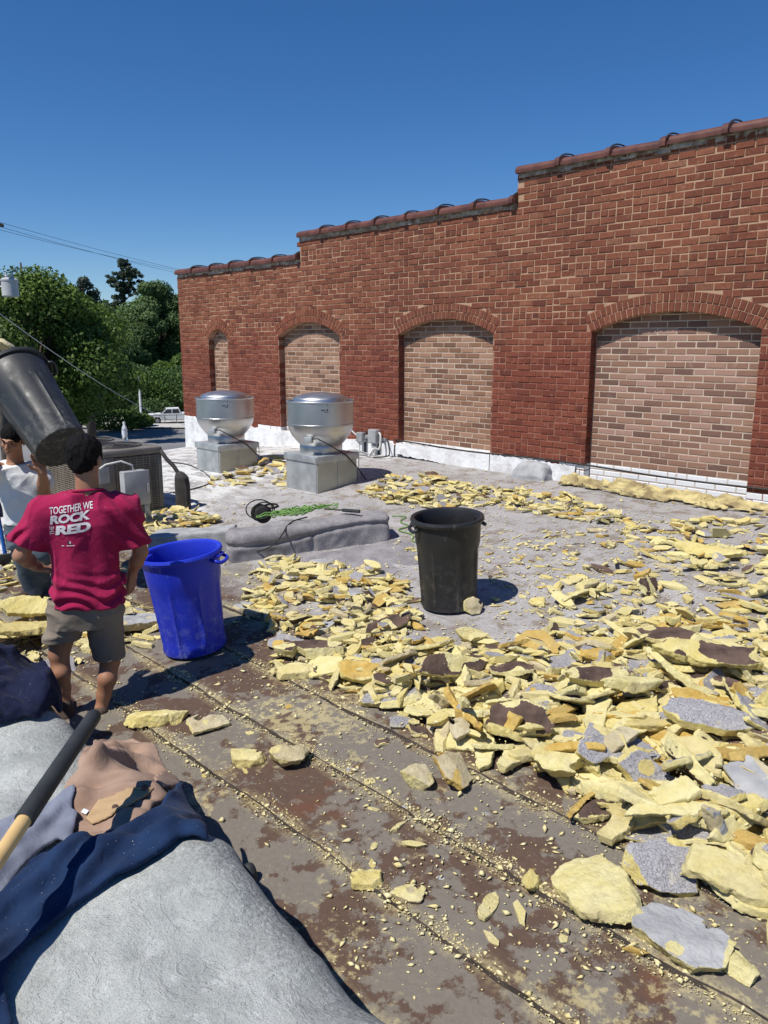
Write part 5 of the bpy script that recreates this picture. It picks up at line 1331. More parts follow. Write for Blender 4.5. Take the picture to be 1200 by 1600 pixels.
# shorts
Q_ = SDF((-.36, -.28, zt(1040)), (.36, .28, zt(925)), .0065)
Q_.loft([(zt(972), x0(135, 985), 0, .205, .135), (zt(955), x0(135, 955), 0, .212, .142), (zt(930), x0(135, 930), 0, .205, .138)], .03, 2.4)
lg = L_(92, 1014, .01); rg = L_(172, 1030, -.01)
Q_.cone(L_(106, 962), lg, .108, .093, .014).cone(L_(163, 962), rg, .108, .092, .014)
Q_.noise(wrinkles(.013, 15, ((4, 4, 7, 1.0), (9, 9, 13, .45))))
Q_.cut(L_(95, 1000, 0), np.array([.05, 0, -1]) / 1.00125, ((-.36, -.28, zt(1040)), (x0(133, 990), .28, zt(975)))).cut(L_(172, 1026), np.array([.0, 0, -1.]), ((x0(136, 990), -.28, zt(1045)), (.36, .28, zt(990))))
Q_.cut((0, 0, zt(932)), (0, 0, 1))
sh_ = obj('shorts', Q_.mesh('shorts'), M['khaki'], man)
pk = MB(); pz = L_(172, 958); pk.bbox((pz[0] - .05, -.150, pz[2] - .055), (pz[0] + .05, -.140, pz[2] + .045), .004); 
# shoes
for a_, nm in ((al, 'shoe'), (ar_, 'shoe')):
    S_ = SDF(a_ + np.array([-.1, -.14, -.16]), a_ + np.array([.14, .26, .06]), .007); gz = -.085
    S_.cone(a_ + np.array([0, -.03, gz]), a_ + np.array([.015, .15, gz - .005]), .046, .042, .03).cone(a_ + np.array([0, -.01, -.01]), a_ + np.array([0, .0, gz]), .044, .05, .03).cut(a_ + np.array([0, 0, gz - .035]), (0, 0, -1))
    obj(nm, S_.mesh(nm), M['boot'], man)
    AVOID.append(((man.location + Vector(Matrix.Rotation(Fg.rz, 3, 'Z') @ Vector(a_))).x, (man.location + Vector(Matrix.Rotation(Fg.rz, 3, 'Z') @ Vector(a_))).y, .14))
# ---------------------------------------------------------------- worker in the white shirt shouldering a can
Fw = Figure(48, 936); W_ = Fw.l
mw = thing('person', 'worker in a soiled white t-shirt and jeans carrying a black trash can', 'person', Fw.P, Fw.rz)
AVOID.append((Fw.P.x, Fw.P.y, .22))
zw = lambda y: W_(45, y)[2]; xw = lambda x, y: W_(x, y)[0]
hc = W_(19, 688, -.06)
B_ = SDF((-.62, -.5, -.05), (.45, .42, zw(640)), .0075)
fdir, fup = (-.42, -.85, -.32), (.10, -.12, 1)
PH, RH = head(B_, hc, fdir, fup, 1.0)
nkw = W_(24, 722, -.01)
B_.cone(hc + np.array([.01, .03, -.05]), nkw, .058, .066, .03)
B_.loft([(zw(815), xw(44, 815), 0, .155, .105), (zw(770), xw(37, 770), 0, .16, .10), (zw(738), xw(32, 738), 0, .185, .105), (zw(724), xw(28, 724), 0, .12, .08)], .04)
sL, sR = W_(-3, 732, -.02), W_(62, 738, 0)
eR, wR = W_(69, 772, -.16), W_(66, 738, -.36)
B_.chain([sR, eR], [.062, .050], .03).chain([eR, (eR + wR) / 2, wR], [.051, .048, .032], .015)
hand(B_, wR, (-.25, -.15, 1), (.2, -1, -.1), -1, .18, .25)
eL, wL = W_(-36, 735, -.16), W_(-30, 690, -.24)
B_.chain([sL, eL], [.056, .044], .03).chain([eL, (eL + wL) / 2, wL], [.045, .042, .030], .015)
hand(B_, wL, (.35, -.35, .85), (.6, -.6, .1), 1, .18, .35)
jl = [W_(30, 818), W_(38, 872, -.05), W_(52, 926, .0)]; jr = [W_(56, 818), W_(62, 868, -.10), W_(64, 922, .12)]
for a_ in (jl, jr): B_.chain(a_, [.09, .06, .04], .03)
obj('body', B_.mesh('body'), M['skin'], mw)
H_ = SDF(hc - .2, hc + .2, .005); PHH = PH
H_.ell(PH(0, -.020, .045), (.090, .105, .096), .02, RH).ell(PH(0, -.06, -.01), (.072, .05, .06), .03, RH).ell(PH(0, .145, -.035), (.1, .09, .105), .02, RH, True)
for q in (-1, 1): H_.ell(PH(q * .088, .015, -.012), (.022, .03, .04), .012, RH, True)
H_.noise(lambda x, y, z: .003 * vnoise(x * 90, y * 90, z * 25, 2)); obj('hair', H_.mesh('hair'), M['hair'], mw)
for q in (-1, 1):
    obj('eye', MB().lathe([(.001, -.009), (.006, -.007), (.009, 0), (.006, .007), (.001, .009)], 12).mesh('eye', 'all'), M['eye'], mw, loc=PH(q * .031, .080, .012))
    b = MB(); b.tube([PH(q * .012, .102, .036), PH(q * .032, .095, .041), PH(q * .050, .078, .036)], [.004, .005, .003], 6); obj('eyebrow', b.mesh('eyebrow', 'all'), M['hair'], mw)
b = MB(); b.tube([PH(-.02, .0925, -.059), PH(0, .096, -.058), PH(.02, .0925, -.059)], [.003, .006, .003], 6); obj('lips', b.mesh('lips', 'all'), M['lip'], mw)
T_ = SDF((-.42, -.3, zw(840)), (.40, .27, zw(705)), .007)
T_.loft([(zw(825), xw(46, 825), 0, .185, .14), (zw(800), xw(44, 800), 0, .185, .135), (zw(765), xw(39, 765), 0, .185, .13), (zw(738), xw(33, 738), 0, .195, .122), (zw(724), xw(28, 724), 0, .12, .09)], .03, 2.3)
T_.cone(sR + np.array([-.06, 0, 0]), sR * .55 + eR * .45, .085, .08, .04).cone(sL + np.array([.06, 0, 0]), sL * .55 + eL * .45, .085, .08, .04)
T_.noise(wrinkles(.015, 25, ((5, 5, 4, 1.0), (10, 10, 5, .6))))
T_.cut((0, 0, zw(817)), np.array([-.1, 0, -1]) / 1.005); T_.cut(W_(24, 719, 0), np.array([-.1, -.35, 1]) / 1.065, ((xw(24, 720) - .12, -.2, zw(730)), (xw(24, 720) + .12, .2, zw(700))))
obj('t_shirt', T_.mesh('t_shirt'), M['shirt_white'], mw)
J_ = SDF((-.35, -.4, -.02), (.42, .4, zw(805)), .008)
J_.loft([(zw(850), xw(44, 850), 0, .17, .12), (zw(828), xw(44, 828), 0, .178, .13), (zw(812), xw(44, 812), 0, .17, .125)], .03, 2.3)
for a_ in (jl, jr): J_.chain([a_[0] + np.array([0, 0, -.04]), a_[1], a_[2] * .92 + a_[1] * .08], [.105, .083, .075], .03)
J_.noise(wrinkles(.016, 35, ((5, 5, 9, 1.0), (10, 10, 14, .5))))
J_.cut((0, 0, zw(813)), (0, 0, 1)); obj('jeans', J_.mesh('jeans'), M['denim'], mw)
for a_ in (jl[2], jr[2]):
    S_ = SDF(a_ + np.array([-.22, -.2, -.14]), a_ + np.array([.14, .14, .1]), .008); gz = -a_[2] + .045 + (roof_z(*(Fw.P + Matrix.Rotation(Fw.rz, 3, 'Z') @ Vector(a_)).to_2d()) - Fw.P.z)
    gz = max(gz, -.1); S_.cone(a_ + np.array([.02, .02, gz]), a_ + np.array([-.12, -.08, gz - .004]), .045, .04, .03).cone(a_, a_ + np.array([0, 0, gz]), .045, .05, .03)
    obj('shoe', S_.mesh('shoe'), M['boot'], mw)
# the can he carries, bottom towards us
DC = proj(Fw.P)[2] - .36
cb_, ct_ = PD(97, 700, DC - .22), PD(22, 584, DC + .12)
axis = (ct_ - cb_); Hc = .76
rot = axis.to_track_quat('Z', 'X').to_euler()
can = trash_can('charcoal trash can full of foam carried tilted on a worker\'s shoulder', cb_, .262, .212, axis.length, M['black2'], rot, 1.2)
for (dx, dy, dz, L2, W2, T2, fo, sk, rx, ry, rz2, lab) in ((-.10, .05, .20, .30, .20, .05, 0, 0, .9, .3, .4, 'rounded pale yellow foam piece sticking out of the carried can'), (.10, .02, .17, .30, .22, .035, 3, 6, .5, 1.1, 1.2, 'pale grey coated foam piece sticking out of the carried can'), (0, -.08, -.06, .28, .2, .06, 1, 1, .4, .6, 2.2, 'yellow foam piece lying inside the carried can')):
    V, Fc, mi = chunk(int(abs(dx) * 900) + 5, 26, L2, W2, T2, fo, sk, 0, .03, .18); o = obj('foam_piece', np_mesh('foam_piece', V, Fc, smooth=48, mi=mi), FM)
    q = axis.to_track_quat('Z', 'X').to_matrix().to_4x4(); o.matrix_world = Matrix.Translation(cb_) @ q @ Matrix.Translation((dx, dy, axis.length + dz)) @ (Matrix.Rotation(rz2, 4, 'Z') @ Matrix.Rotation(rx, 4, 'X') @ Matrix.Rotation(ry, 4, 'Y')); tag(o, lab, 'foam piece')
# blue handled shovel with a dark jacket hung on it, beside him
p = G(10, 884); t = thing('shovel', 'blue handled shovel standing in the foam heap beside the worker in white', 'shovel', p)
a_ = PD(10, 876, proj(p)[2]) - p; b_ = PD(-4, 800, proj(p)[2] - .05) - p; dv = (b_ - a_).normalized()
obj('shaft', MB().tube([a_, a_ + dv * 1.05], .019, 10).mesh('shaft', 40), M['handle_blue'], t)
obj('blade', MB().bbox((-.09, -.012, -.12), (.09, .012, .10), .01).mesh('blade', 40), M['dark_metal'], t, loc=a_ - dv * .02, rot=(.25, 0, Fw.rz))
jt = PD(-2, 712, proj(p)[2] - .06); jb_ = PD(3, 806, proj(p)[2] - .06); c_ = jb_.lerp(jt, .5)
S_ = SDF((-.2, -.12, -.35), (.2, .12, .35), .01); hl_ = (jt - jb_).length / 2
S_.loft([(-hl_, .02, 0, .06, .05), (-hl_ * .3, .0, 0, .075, .055), (hl_ * .4, -.02, 0, .07, .05), (hl_, -.05, 0, .03, .03)], .03); S_.noise(wrinkles(.014, 45, ((12, 12, 3, 1.), (20, 20, 5, .5))))
tag(obj('hanging_jacket', S_.mesh('hanging_jacket'), M['navy_dark'], None, c_, (0, 0, Fw.rz)), 'dark navy jacket hung on the blue shovel beside the worker in white', 'jacket')
# ------------------------------------------------------------------ torn-off roofing foam
# a stock of forms
STOCK = []
rs = random.Random(99)
for i in range(96):
    kind = i % 8
    fo = rs.choice([0, 0, 0, 0, 0, 0, 1, 1, 1, 1, 2, 3])
    sk = {0: fo, 1: fo, 2: 4, 3: 0, 4: rs.choice([4, 5]), 5: fo, 6: rs.choice([4, 6, fo]), 7: rs.choice([5, fo, fo])}[kind]
    if kind in (0, 3): L, W, T = rs.uniform(.20, .36), rs.uniform(.045, .085), rs.uniform(.022, .045)
    elif kind in (1, 5): L, W, T = rs.uniform(.10, .20), rs.uniform(.05, .10), rs.uniform(.025, .05)
    elif kind in (2, 4, 6): L, W, T = rs.uniform(.16, .32), rs.uniform(.09, .17), rs.uniform(.022, .045)
    else: L, W, T = rs.uniform(.24, .40), rs.uniform(.07, .12), rs.uniform(.025, .045)
    T *= .95
    STOCK.append((chunk(1000 + i, 16, L, W, T, fo, sk, rs.choice([0, 0, rs.uniform(-.03, .05)]), rs.uniform(-.005, .012), rs.uniform(.15, .38), .15, rs.choice([1.3, 2, 3])) if i % 3 == 0 else shard(2000 + i, L, W, T, fo, sk), L, W, T, fo, sk))
HM_X0, HM_Y0, HM_C = -14.0, 0.6, .025
HM = np.zeros((720, 300), np.float32)
def blocked(x, y):
    if any((x - a) ** 2 + (y - b_) ** 2 < (c * c) for a, b_, c in AVOID): return True
    if y > YW - .10: return True
    if y < 1.42: return True
    return False
def inpoly(x, y, P):
    c = False; j = len(P) - 1
    for i in range(len(P)):
        if (P[i][1] > y) != (P[j][1] > y) and x < (P[j][0] - P[i][0]) * (y - P[i][1]) / (P[j][1] - P[i][1]) + P[i][0]: c = not c
        j = i
    return c
CL = [  # name for the labels, pixel outline, how many, size factor, pile height limit
    ('in the wide debris over the dark roofing', [(600,1130),(560,1075),(600,1020),(690,1000),(790,1010),(900,985),(960,1000),(1130,1000),(1260,1020),(1420,1200),(1420,1500),(1300,1500),(1200,1450),(1090,1375),(1000,1310),(900,1250),(860,1220),(800,1180),(760,1195),(690,1170)], 900, .95, .15),
    ('scattered below the widest bricked-up window', [(900,1000),(830,960),(880,900),(950,870),(930,830),(1000,815),(1200,815),(1400,850),(1450,1050),(1150,1010)], 520, .8, .09),
    ('in the heap between the two trash cans', [(375,960),(385,900),(430,872),(520,880),(590,895),(640,925),(660,985),(640,1010),(690,1040),(640,1100),(560,1090),(490,1062),(430,1045),(440,1000)], 450, .8, .24),
    ('in the heap along the brick wall', [(560,775),(600,745),(680,745),(780,765),(880,775),(960,800),(1010,830),(900,812),(780,795),(640,795)], 420, .75, .12),
    ('piled against the air conditioner', [(205,815),(240,795),(300,800),(345,812),(320,832),(262,840),(230,845)], 130, .85, .16),
    ('lying between the two roof fans', [(320,760),(360,735),(430,712),(460,735),(455,765),(400,760)], 70, .9, .14),
    ('in the heap behind the crimson shirted worker', [(-160,900),(0,880),(60,880),(95,940),(200,930),(255,960),(245,1010),(150,1030),(100,1060),(0,1060),(-160,1060)], 260, .9, .18),
    ('strewn singly over the grey roofing', [(640,840),(800,830),(930,830),(900,900),(830,960),(770,980),(760,900),(640,890)], 150, .42, .04),
    ('dropped singly on the dark roofing', [(240,1150),(420,1100),(560,1120),(700,1220),(860,1340),(1100,1530),(900,1560),(640,1420),(420,1300),(300,1200)], 30, .42, .03)]
place = []
def put(var, x, y, rz, tx, ty, sc_, cl, flip, zoff=None):
    (V, Fc, mi), L, W, T, fo, sk = var
    L_, W_, T_ = L * sc_, W * sc_, T * sc_
    i0, i1 = int((x - L_ * .3 - HM_X0) / HM_C), int((x + L_ * .3 - HM_X0) / HM_C) + 1
    j0, j1 = int((y - L_ * .3 - HM_Y0) / HM_C), int((y + L_ * .3 - HM_Y0) / HM_C) + 1
    if i0 < 0 or j0 < 0 or i1 >= HM.shape[0] or j1 >= HM.shape[1]: return
    blk = HM[i0:i1, j0:j1]; hgt = float(np.percentile(blk, 62))
    lift = .5 * (abs(math.sin(tx)) * W_ * .75 + abs(math.sin(ty)) * L_ * .6)
    z = roof_z(x, y) + hgt + T_ * .5 + lift * .8 if zoff is None else roof_z(x, y) + zoff
    m = Matrix.Translation((x, y, z)) @ Matrix.Rotation(rz, 4, 'Z') @ Matrix.Rotation(tx + (math.pi if flip else 0), 4, 'X') @ Matrix.Rotation(ty, 4, 'Y') @ Matrix.Scale(sc_, 4)
    top = hgt + T_ * .7 + lift * .55
    ca, sa = math.cos(rz), math.sin(rz)
    for i in range(i0, i1):
        for j in range(j0, j1):
            dx, dy = HM_X0 + i * HM_C - x, HM_Y0 + j * HM_C - y; u, v = (dx * ca + dy * sa) / (L_ * .45), (-dx * sa + dy * ca) / (W_ * .45)
            if u * u + v * v < 1 and HM[i, j] < top: HM[i, j] = top
    px, py, dep = proj((x, y, z)); vis = 1 if (-20 < px < 1220 and -20 < py < 1620) else 0
    place.append((vis * L_ * W_ / dep ** 2, var, m, cl, flip, dep))
rp = random.Random(2024)
for ci, (nm, poly, cnt, sf, hmax) in enumerate(CL):
    xs_ = [p_[0] for p_ in poly]; ys_ = [p_[1] for p_ in poly]; dm = proj(G(sum(xs_) / len(xs_), min(ys_)))[2]
    done = tries = 0
    while done < cnt and tries < cnt * 60:
        tries += 1; x, y = rp.uniform(min(xs_), max(xs_)), rp.uniform(min(ys_), max(ys_))
        if not inpoly(x, y, poly): continue
        P = G(x, y); dep = proj(P)[2]
        if rp.random() > (dep / dm) ** 2.4: continue
        if blocked(P.x, P.y): continue
        i, j = int((P.x - HM_X0) / HM_C), int((P.y - HM_Y0) / HM_C)
        if 0 <= i < HM.shape[0] and 0 <= j < HM.shape[1] and HM[i, j] > hmax: 
            if rp.random() < .85: continue
        sc_ = sf * rp.choice([.45, .6, .75, .9, 1.0, 1.1, 1.2]) * (1.06 if ci == 0 and y > 1130 else .92); steep = rp.random()
        tx = rp.gauss(0, .16) if steep < (.45 if ci in (0, 2) else .62) else rp.uniform(-1.05, 1.05); ty = rp.gauss(0, .10) if steep < .85 else rp.uniform(-.4, .4)
        if ci >= 7: tx *= .3; ty *= .3
        rz = rp.gauss(.55, .75) if rp.random() < .6 else rp.uniform(0, 6.28)
        put(rp.choice(STOCK), P.x, P.y, rz, tx, ty, sc_, ci, rp.random() < .42); done += 1
KIND = {0: 'pale yellow foam', 1: 'bright yellow foam', 2: 'deep amber foam', 3: 'weathered tan foam', 4: 'grey crackled foam', 5: 'brown backed foam', 6: 'smooth grey coated foam'}
def poly_sdf(P, X, Y):
    d = np.full(np.broadcast(X, Y).shape, 9.0); ins = np.zeros(d.shape, bool); n = len(P)
    for i in range(n):
        ax, ay = P[i]; bx, by = P[(i + 1) % n]; ex, ey = bx - ax, by - ay
        t = np.clip(((X - ax) * ex + (Y - ay) * ey) / (ex * ex + ey * ey + 1e-9), 0, 1); d = np.minimum(d, np.hypot(X - ax - t * ex, Y - ay - t * ey))
        c = ((ay > Y) != (by > Y)) & (X < ex * (Y - ay) / (ey + 1e-12) + ax); ins ^= c
    return np.where(ins, -d, d)
def slab(seed, L, W, T, fo, sk, bend, dome, jag, pw, hmin=.0052, big=False):
    """a torn slab carved finely: slanting fracture faces, pitted foam, a nearly even top that may carry a coating"""
    r = random.Random(seed * 13 + 5); k_ = r.randint(5, 7) + (2 if big else 0)
    h = max(hmin, min(L, .4) / 60); pad = .02 + abs(bend) + abs(dome)
    S = SDF((-L * .60 - .015, -W * .62 - .015, -T / 2 - pad), (L * .60 + .015, W * .62 + .015, T / 2 + pad), h)
    X, Y, Z = S.ax[0][:, None, None], S.ax[1][None, :, None], S.ax[2][None, None, :]
    u, v = X / (L / 2), Y / (W / 2); q = Z - bend * u * u - dome * (1 - np.clip(u * u + v * v, 0, 1))
    wn = (.010 if big else .006) * vnoise(X * 26, Y * 26, Z * 12, seed) + (.005 if big else .0035) * vnoise(X * 70, Y * 70, Z * 70, seed + 3)
    d = np.full(S.D.shape, -9., np.float32)
    for i in range(k_):
        a = (i + r.uniform(-.36, .36)) / k_ * 2 * math.pi; c_, s_ = math.cos(a), math.sin(a)
        n_ = np.array([c_ / L, s_ / W]); n_ /= np.linalg.norm(n_); dist = (abs(n_[0]) * L + abs(n_[1]) * W) / 2 * r.uniform(.66, .98) if pw < 3 else (abs(n_[0]) * L * .46 + abs(n_[1]) * W * .40) * r.uniform(.82, 1.0)
        bow = r.uniform(-.1, .2); t_ = -n_[1] * X + n_[0] * Y
        d = np.maximum(d, n_[0] * X + n_[1] * Y - dist + r.uniform(-.7, .7) * q + bow * t_ * t_ / max(W, .1))
    if r.random() < .65:                              # a bite broken out of the outline
        a = r.uniform(0, 6.28); bx, by = math.cos(a) * L * .5, math.sin(a) * W * .5; bn = r.uniform(-.6, .6); rr_ = W * r.uniform(.15, .36)
        bite = rr_ - (np.abs(X - bx + bn * (Y - by)) + np.abs(Y - by) * r.uniform(.6, 1.3)); d = np.maximum(d, bite * .7)
    tn = T * (.5 + .05 * vnoise(X * 9, Y * 9, 0 * Z, seed + 4)) + .0022 * vnoise(X * 60, Y * 60, Z * 0, seed + 5) + .004 * vnoise(X * 24, Y * 24, Z * 0, seed + 15) + r.uniform(-.12, .12) * T * u + r.uniform(-.15, .15) * T * v
    bn_ = T * (.5 + .14 * vnoise(X * 14, Y * 14, 0 * Z + 3, seed + 6)) + .003 * vnoise(X * 45, Y * 45, Z * 0 + 2, seed + 7)
    S.D = np.maximum(d + wn, np.maximum(q - tn, -q - bn_)).astype(np.float32)
    V, Q = S.nets(); V = np.asarray(V, np.float32)
    P0, P1, P2 = V[Q[:, 0]], V[Q[:, 1]], V[Q[:, 2]]; N = np.cross(P1 - P0, P2 - P0); N /= np.linalg.norm(N, axis=1)[:, None] + 1e-9
    C = (P0 + P2) / 2; keep = vnoise(C[:, 0] * 11, C[:, 1] * 11, C[:, 0] * 0, seed + 8) > (-.55 if sk != 5 else -.1)
    mi = np.where((N[:, 2] > .72) & (C[:, 2] > -T * .2) & keep, sk, fo)
    return V, Q, mi
place.sort(key=lambda q: -q[0])
N_SOLO = 262
shared = {}
for q in place[:N_SOLO]:
    sz, var, m, cl, flip, dep = q; key = id(var)
    if key not in shared:
        r_ = random.Random(len(shared) + 500); V, Fc, mi = slab(300 + len(shared), var[1] * 1.12, var[2] * 1.12, var[3] * .98, var[4], var[5], r_.choice([0, 0, r_.uniform(-.03, .04)]), r_.uniform(-.004, .012), r_.uniform(.12, .36), r_.choice([1.4, 2.2, 4]), .0062)
        me = np_mesh('foam_piece', V, Fc, smooth=16, mi=mi)
        for mm in FM: me.materials.append(mm)
        shared[key] = me
    o = bpy.data.objects.new('foam_piece', shared[key]); COL.objects.link(o); o.matrix_world = m
    fo, sk = var[4], var[5]
    sc_ = m.to_scale().x; L_, W_ = var[1] * sc_, var[2] * sc_; up_ = abs(m.to_3x3().col[2].normalized().z)
    size = 'long' if L_ > .24 and W_ < .11 else 'broad' if W_ > .11 else 'small' if L_ < .13 else 'stubby' if L_ / W_ < 1.9 else 'narrow'
    lab = size + ' ' + KIND[sk if not flip else fo] + ' piece ' + ('on edge ' if up_ < .86 else '') + CL[cl][0]
    tag(o, lab, 'foam piece', 'torn foam pieces ' + CL[cl][0])
VS = []; FS = []; MS = []; off = 0
for q in place[N_SOLO:]:
    V, Fc, mi = q[1][0]; A_ = np.array(q[2])
    VS.append(V @ A_[:3, :3].T + A_[:3, 3]); FS.append(Fc + off); MS.append(mi); off += len(V)
me = np_mesh('foam_debris', np.concatenate(VS), np.concatenate(FS), smooth=12, mi=np.concatenate(MS))
tag(obj('foam_debris', me, FM), 'smaller broken bits of yellow roofing foam heaped on the roof', None, None, 'stuff')
# pieces that stand out on their own
def hero(label, px, py, L, W, T, fo, sk, head, tx=0.0, ty=0.0, flip=False, bend=0.0, dome=0.0, seed=1, lift=0.0, n=56, jag=.2, pw=2.4, rough=.14, on=True):
    P = G(px, py); V, Fc, mi = slab(seed, L, W, T, fo, sk, bend, dome, jag, pw, big=L > .28 and W > .15)
    i, j = int((P.x - HM_X0) / HM_C), int((P.y - HM_Y0) / HM_C); hg = float(np.percentile(HM[max(i-2,0):i+3, max(j-2,0):j+3], 50)) if on else 0
    m = Matrix.Translation(P) @ Matrix.Rotation(R(head), 4, 'Z') @ Matrix.Rotation(R(tx) + (math.pi if flip else 0), 4, 'X') @ Matrix.Rotation(R(ty), 4, 'Y')
    A_ = np.array(m); wz = (V @ A_[:3, :3].T + A_[:3, 3]); gap = min(z - roof_z(x, y) for x, y, z in wz)
    m = Matrix.Translation((0, 0, -gap + hg * .6 + lift - .004)) @ m
    me = np_mesh('foam_piece', V, Fc, smooth=16, mi=mi); o = obj('foam_piece', me, FM); o.matrix_world = m
    return tag(o, label, 'foam piece')
hero('large domed pale yellow foam piece with a brown scar, edge of the debris', 926, 1402, .38, .27, .042, 0, 0, -20, 12, -6, False, -.012, .008, 1, jag=.3)
hero('rectangular foam slab with pale grey coated top and torn yellow edge', 1065, 1478, .34, .20, .06, 0, 6, 8, 8, 0, False, 0, .006, 2, pw=5, jag=.12)
hero('ragged pale yellow foam strip beside the grey topped slab', 1140, 1512, .22, .07, .04, 0, 0, -14, 0, 0, False, 0, .01, 3)
hero('upright square of foam with grey crackled face', 1008, 1240, .20, .15, .05, 1, 4, 40, 62, 0, False, 0, 0, 4, pw=5, jag=.10)
hero('grey crackled plate with a broad yellow border', 1028, 1372, .30, .19, .045, 1, 4, 48, 22, 0, False, 0, .01, 5, jag=.16)
hero('long thin pale foam plank propped over the heap', 1045, 1318, .36, .075, .03, 0, 0, 30, 10, -8, False, 0, 0, 6, .05, pw=5, jag=.1)
hero('broad rounded cream yellow foam piece with dark specks', 1135, 1395, .36, .22, .042, 0, 0, 10, 12, 6, False, -.012, .006, 7, .02, jag=.3)
hero('oval tan orange foam piece leaning on one edge', 706, 1218, .26, .17, .035, 2, 3, -38, -24, 6, False, .0, .02, 8)
hero('blocky pale yellow lump beside the oval tan piece', 652, 1228, .14, .12, .075, 0, 3, 20, 18, 10, False, 0, .01, 9, jag=.28)
hero('long pale yellow foam piece lying by the tan jacket', 246, 1132, .33, .125, .055, 1, 0, 50, 3, 0, False, 0, .015, 10)
hero('flat pale foam flake with brown rim beside the laps', 322, 1139, .24, .15, .028, 0, 3, 70, 4, 0, False, 0, .01, 11)
hero('lone yellow foam wedge on the dark brown sheet', 388, 1192, .22, .09, .05, 1, 0, 48, 6, 0, False, 0, .01, 12)
hero('lone knobbly yellow foam lump on the dark brown sheet', 457, 1194, .18, .12, .07, 0, 3, 40, 0, 8, False, 0, .02, 13, jag=.3)
hero('amber slab with a flat face in the heap between the cans', 562, 1070, .26, .16, .05, 1, 2, 44, 16, 0, False, 0, .005, 14, .02)
hero('long foam piece with brown felt patch in the heap between the cans', 478, 1030, .40, .14, .06, 0, 5, 52, 14, -4, False, 0, .012, 15, .02)
hero('long cream foam piece below the brown patched one', 470, 1056, .34, .10, .05, 0, 0, 46, 6, 0, False, 0, .015, 16, .0)
hero('big waffle textured yellow foam sheet behind the navy fleece', 36, 1010, .60, .36, .05, 1, 1, 70, -14, 6, False, .03, .03, 17, .03)
hero('curved yellow foam sheet standing behind the navy fleece', 45, 975, .50, .16, .045, 1, 1, 58, 48, 0, False, .03, .0, 18, .06)
hero('small foam wedge standing against the black trash can', 738, 957, .14, .10, .075, 0, 3, 60, 62, 10, False, 0, .01, 19)
hero('flat pale foam flake on the brown sheet by the lap', 641, 1400, .13, .075, .022, 3, 0, 30, 4, 0, False, 0, .004, 20)
hero('thin yellow foam flake beside the pale crumbs', 578, 1380, .15, .07, .03, 1, 1, 55, 4, 0, False, .006, .004, 21)
hero('small amber foam wedge near the domed piece', 830, 1385, .095, .06, .035, 1, 2, 100, 14, 0, False, 0, .004, 22)
hero('triangular amber foam piece standing on edge', 790, 1158, .17, .14, .035, 2, 2, -20, 58, 0, False, 0, .005, 23, .0)
hero('pale splintered foam stick leaning on its neighbour', 722, 1140, .26, .05, .045, 0, 0, -28, 20, -28, False, 0, 0, 24, .03, pw=4)
hero('weathered foam stick propped steeply in the debris', 690, 1130, .20, .045, .04, 3, 0, 60, 20, 36, False, 0, 0, 25, .03, pw=4)
hero('long brown topped plank with yellow underside in the debris', 1105, 1072, .55, .17, .05, 1, 5, 36, 12, 4, False, 0, .01, 26, .08)
hero('pale foam ridge with brown felt top in the debris', 935, 1100, .42, .11, .06, 0, 5, 56, 14, 4, False, .01, .01, 27, .07)
hero('thick cream foam plank on top of the debris', 985, 1118, .42, .085, .055, 0, 0, 60, 4, 8, False, .01, .01, 28, .10)
hero('grey coated plank with bright yellow edge in the debris', 1110, 1175, .50, .14, .055, 1, 4, 22, 14, 2, False, 0, .01, 29, .08)
hero('broad smooth yellow plate in the scatter below the wall', 1110, 870, .50, .22, .04, 1, 1, 0, 6, 0, False, .02, .01, 30, .03)
hero('dark brown felt patch half buried in the debris', 1040, 1020, .40, .26, .03, 0, 5, 50, 8, 0, False, 0, .01, 31, .05)
hero('small pale block with grey end beside the standing square', 935, 1215, .24, .16, .05, 0, 4, 75, 30, 0, False, 0, .005, 32, .04, pw=4)
hero('weathered grey post stub of foam standing in the debris', 1110, 1340, .14, .05, .05, 3, 6, 0, 20, 74, False, 0, 0, 33, .05, pw=4)
hero('single amber chip on the grey roofing beside the black trash can', 842, 945, .13, .11, .03, 1, 1, 20, 3, 0, False, 0, .004, 34)
hero('wide yellow foam wedge in front of the grey crackled pieces', 880, 1225, .34, .20, .055, 1, 0, 30, 12, 0, False, 0, .012, 35, .03, jag=.34)
hero('grey coated square lying beside the worker in crimson', 215, 985, .42, .22, .06, 3, 6, 62, 5, 0, False, 0, 0, 36, .02, pw=5, jag=.1)
# crumbs: along the laps and all through the debris
rc = np.random.default_rng(77); C_ = []
for kk in range(0, 4):
    yl = 1.925 + LAP * kk
    n = (7000, 7000, 4000, 1200)[kk]; x = rc.uniform(-4.6, .4, n); cl_ = vnoise(x * 3.0, x * 0 + kk, x * 0, 5) * .5 + vnoise(x * 9.0, x * 0 + kk, x * 0, 6) * .4
    keep = rc.uniform(-.9, .9, n) < cl_ + .1; x = x[keep]; y = yl + rc.normal(.012, .028, len(x)) * (1 + cl_[keep])
    C_.append(np.stack([x, y, rc.lognormal(-5.75, .6, len(x))], 1))
for nm, poly, cnt, sf, hmax in CL:
    xs_ = [p_[0] for p_ in poly]; ys_ = [p_[1] for p_ in poly]; pts = []
    for _ in range(int(cnt * 9)):
        x, y = rp.uniform(min(xs_) - 40, max(xs_) + 40), rp.uniform(min(ys_) - 15, max(ys_) + 25)
        if inpoly(x, y, poly) or rp.random() < .22:
            P = G(x, y)
            if not blocked(P.x, P.y): pts.append((P.x, P.y, math.exp(rp.gauss(-5.05, .6))))
    C_.append(np.array(pts))
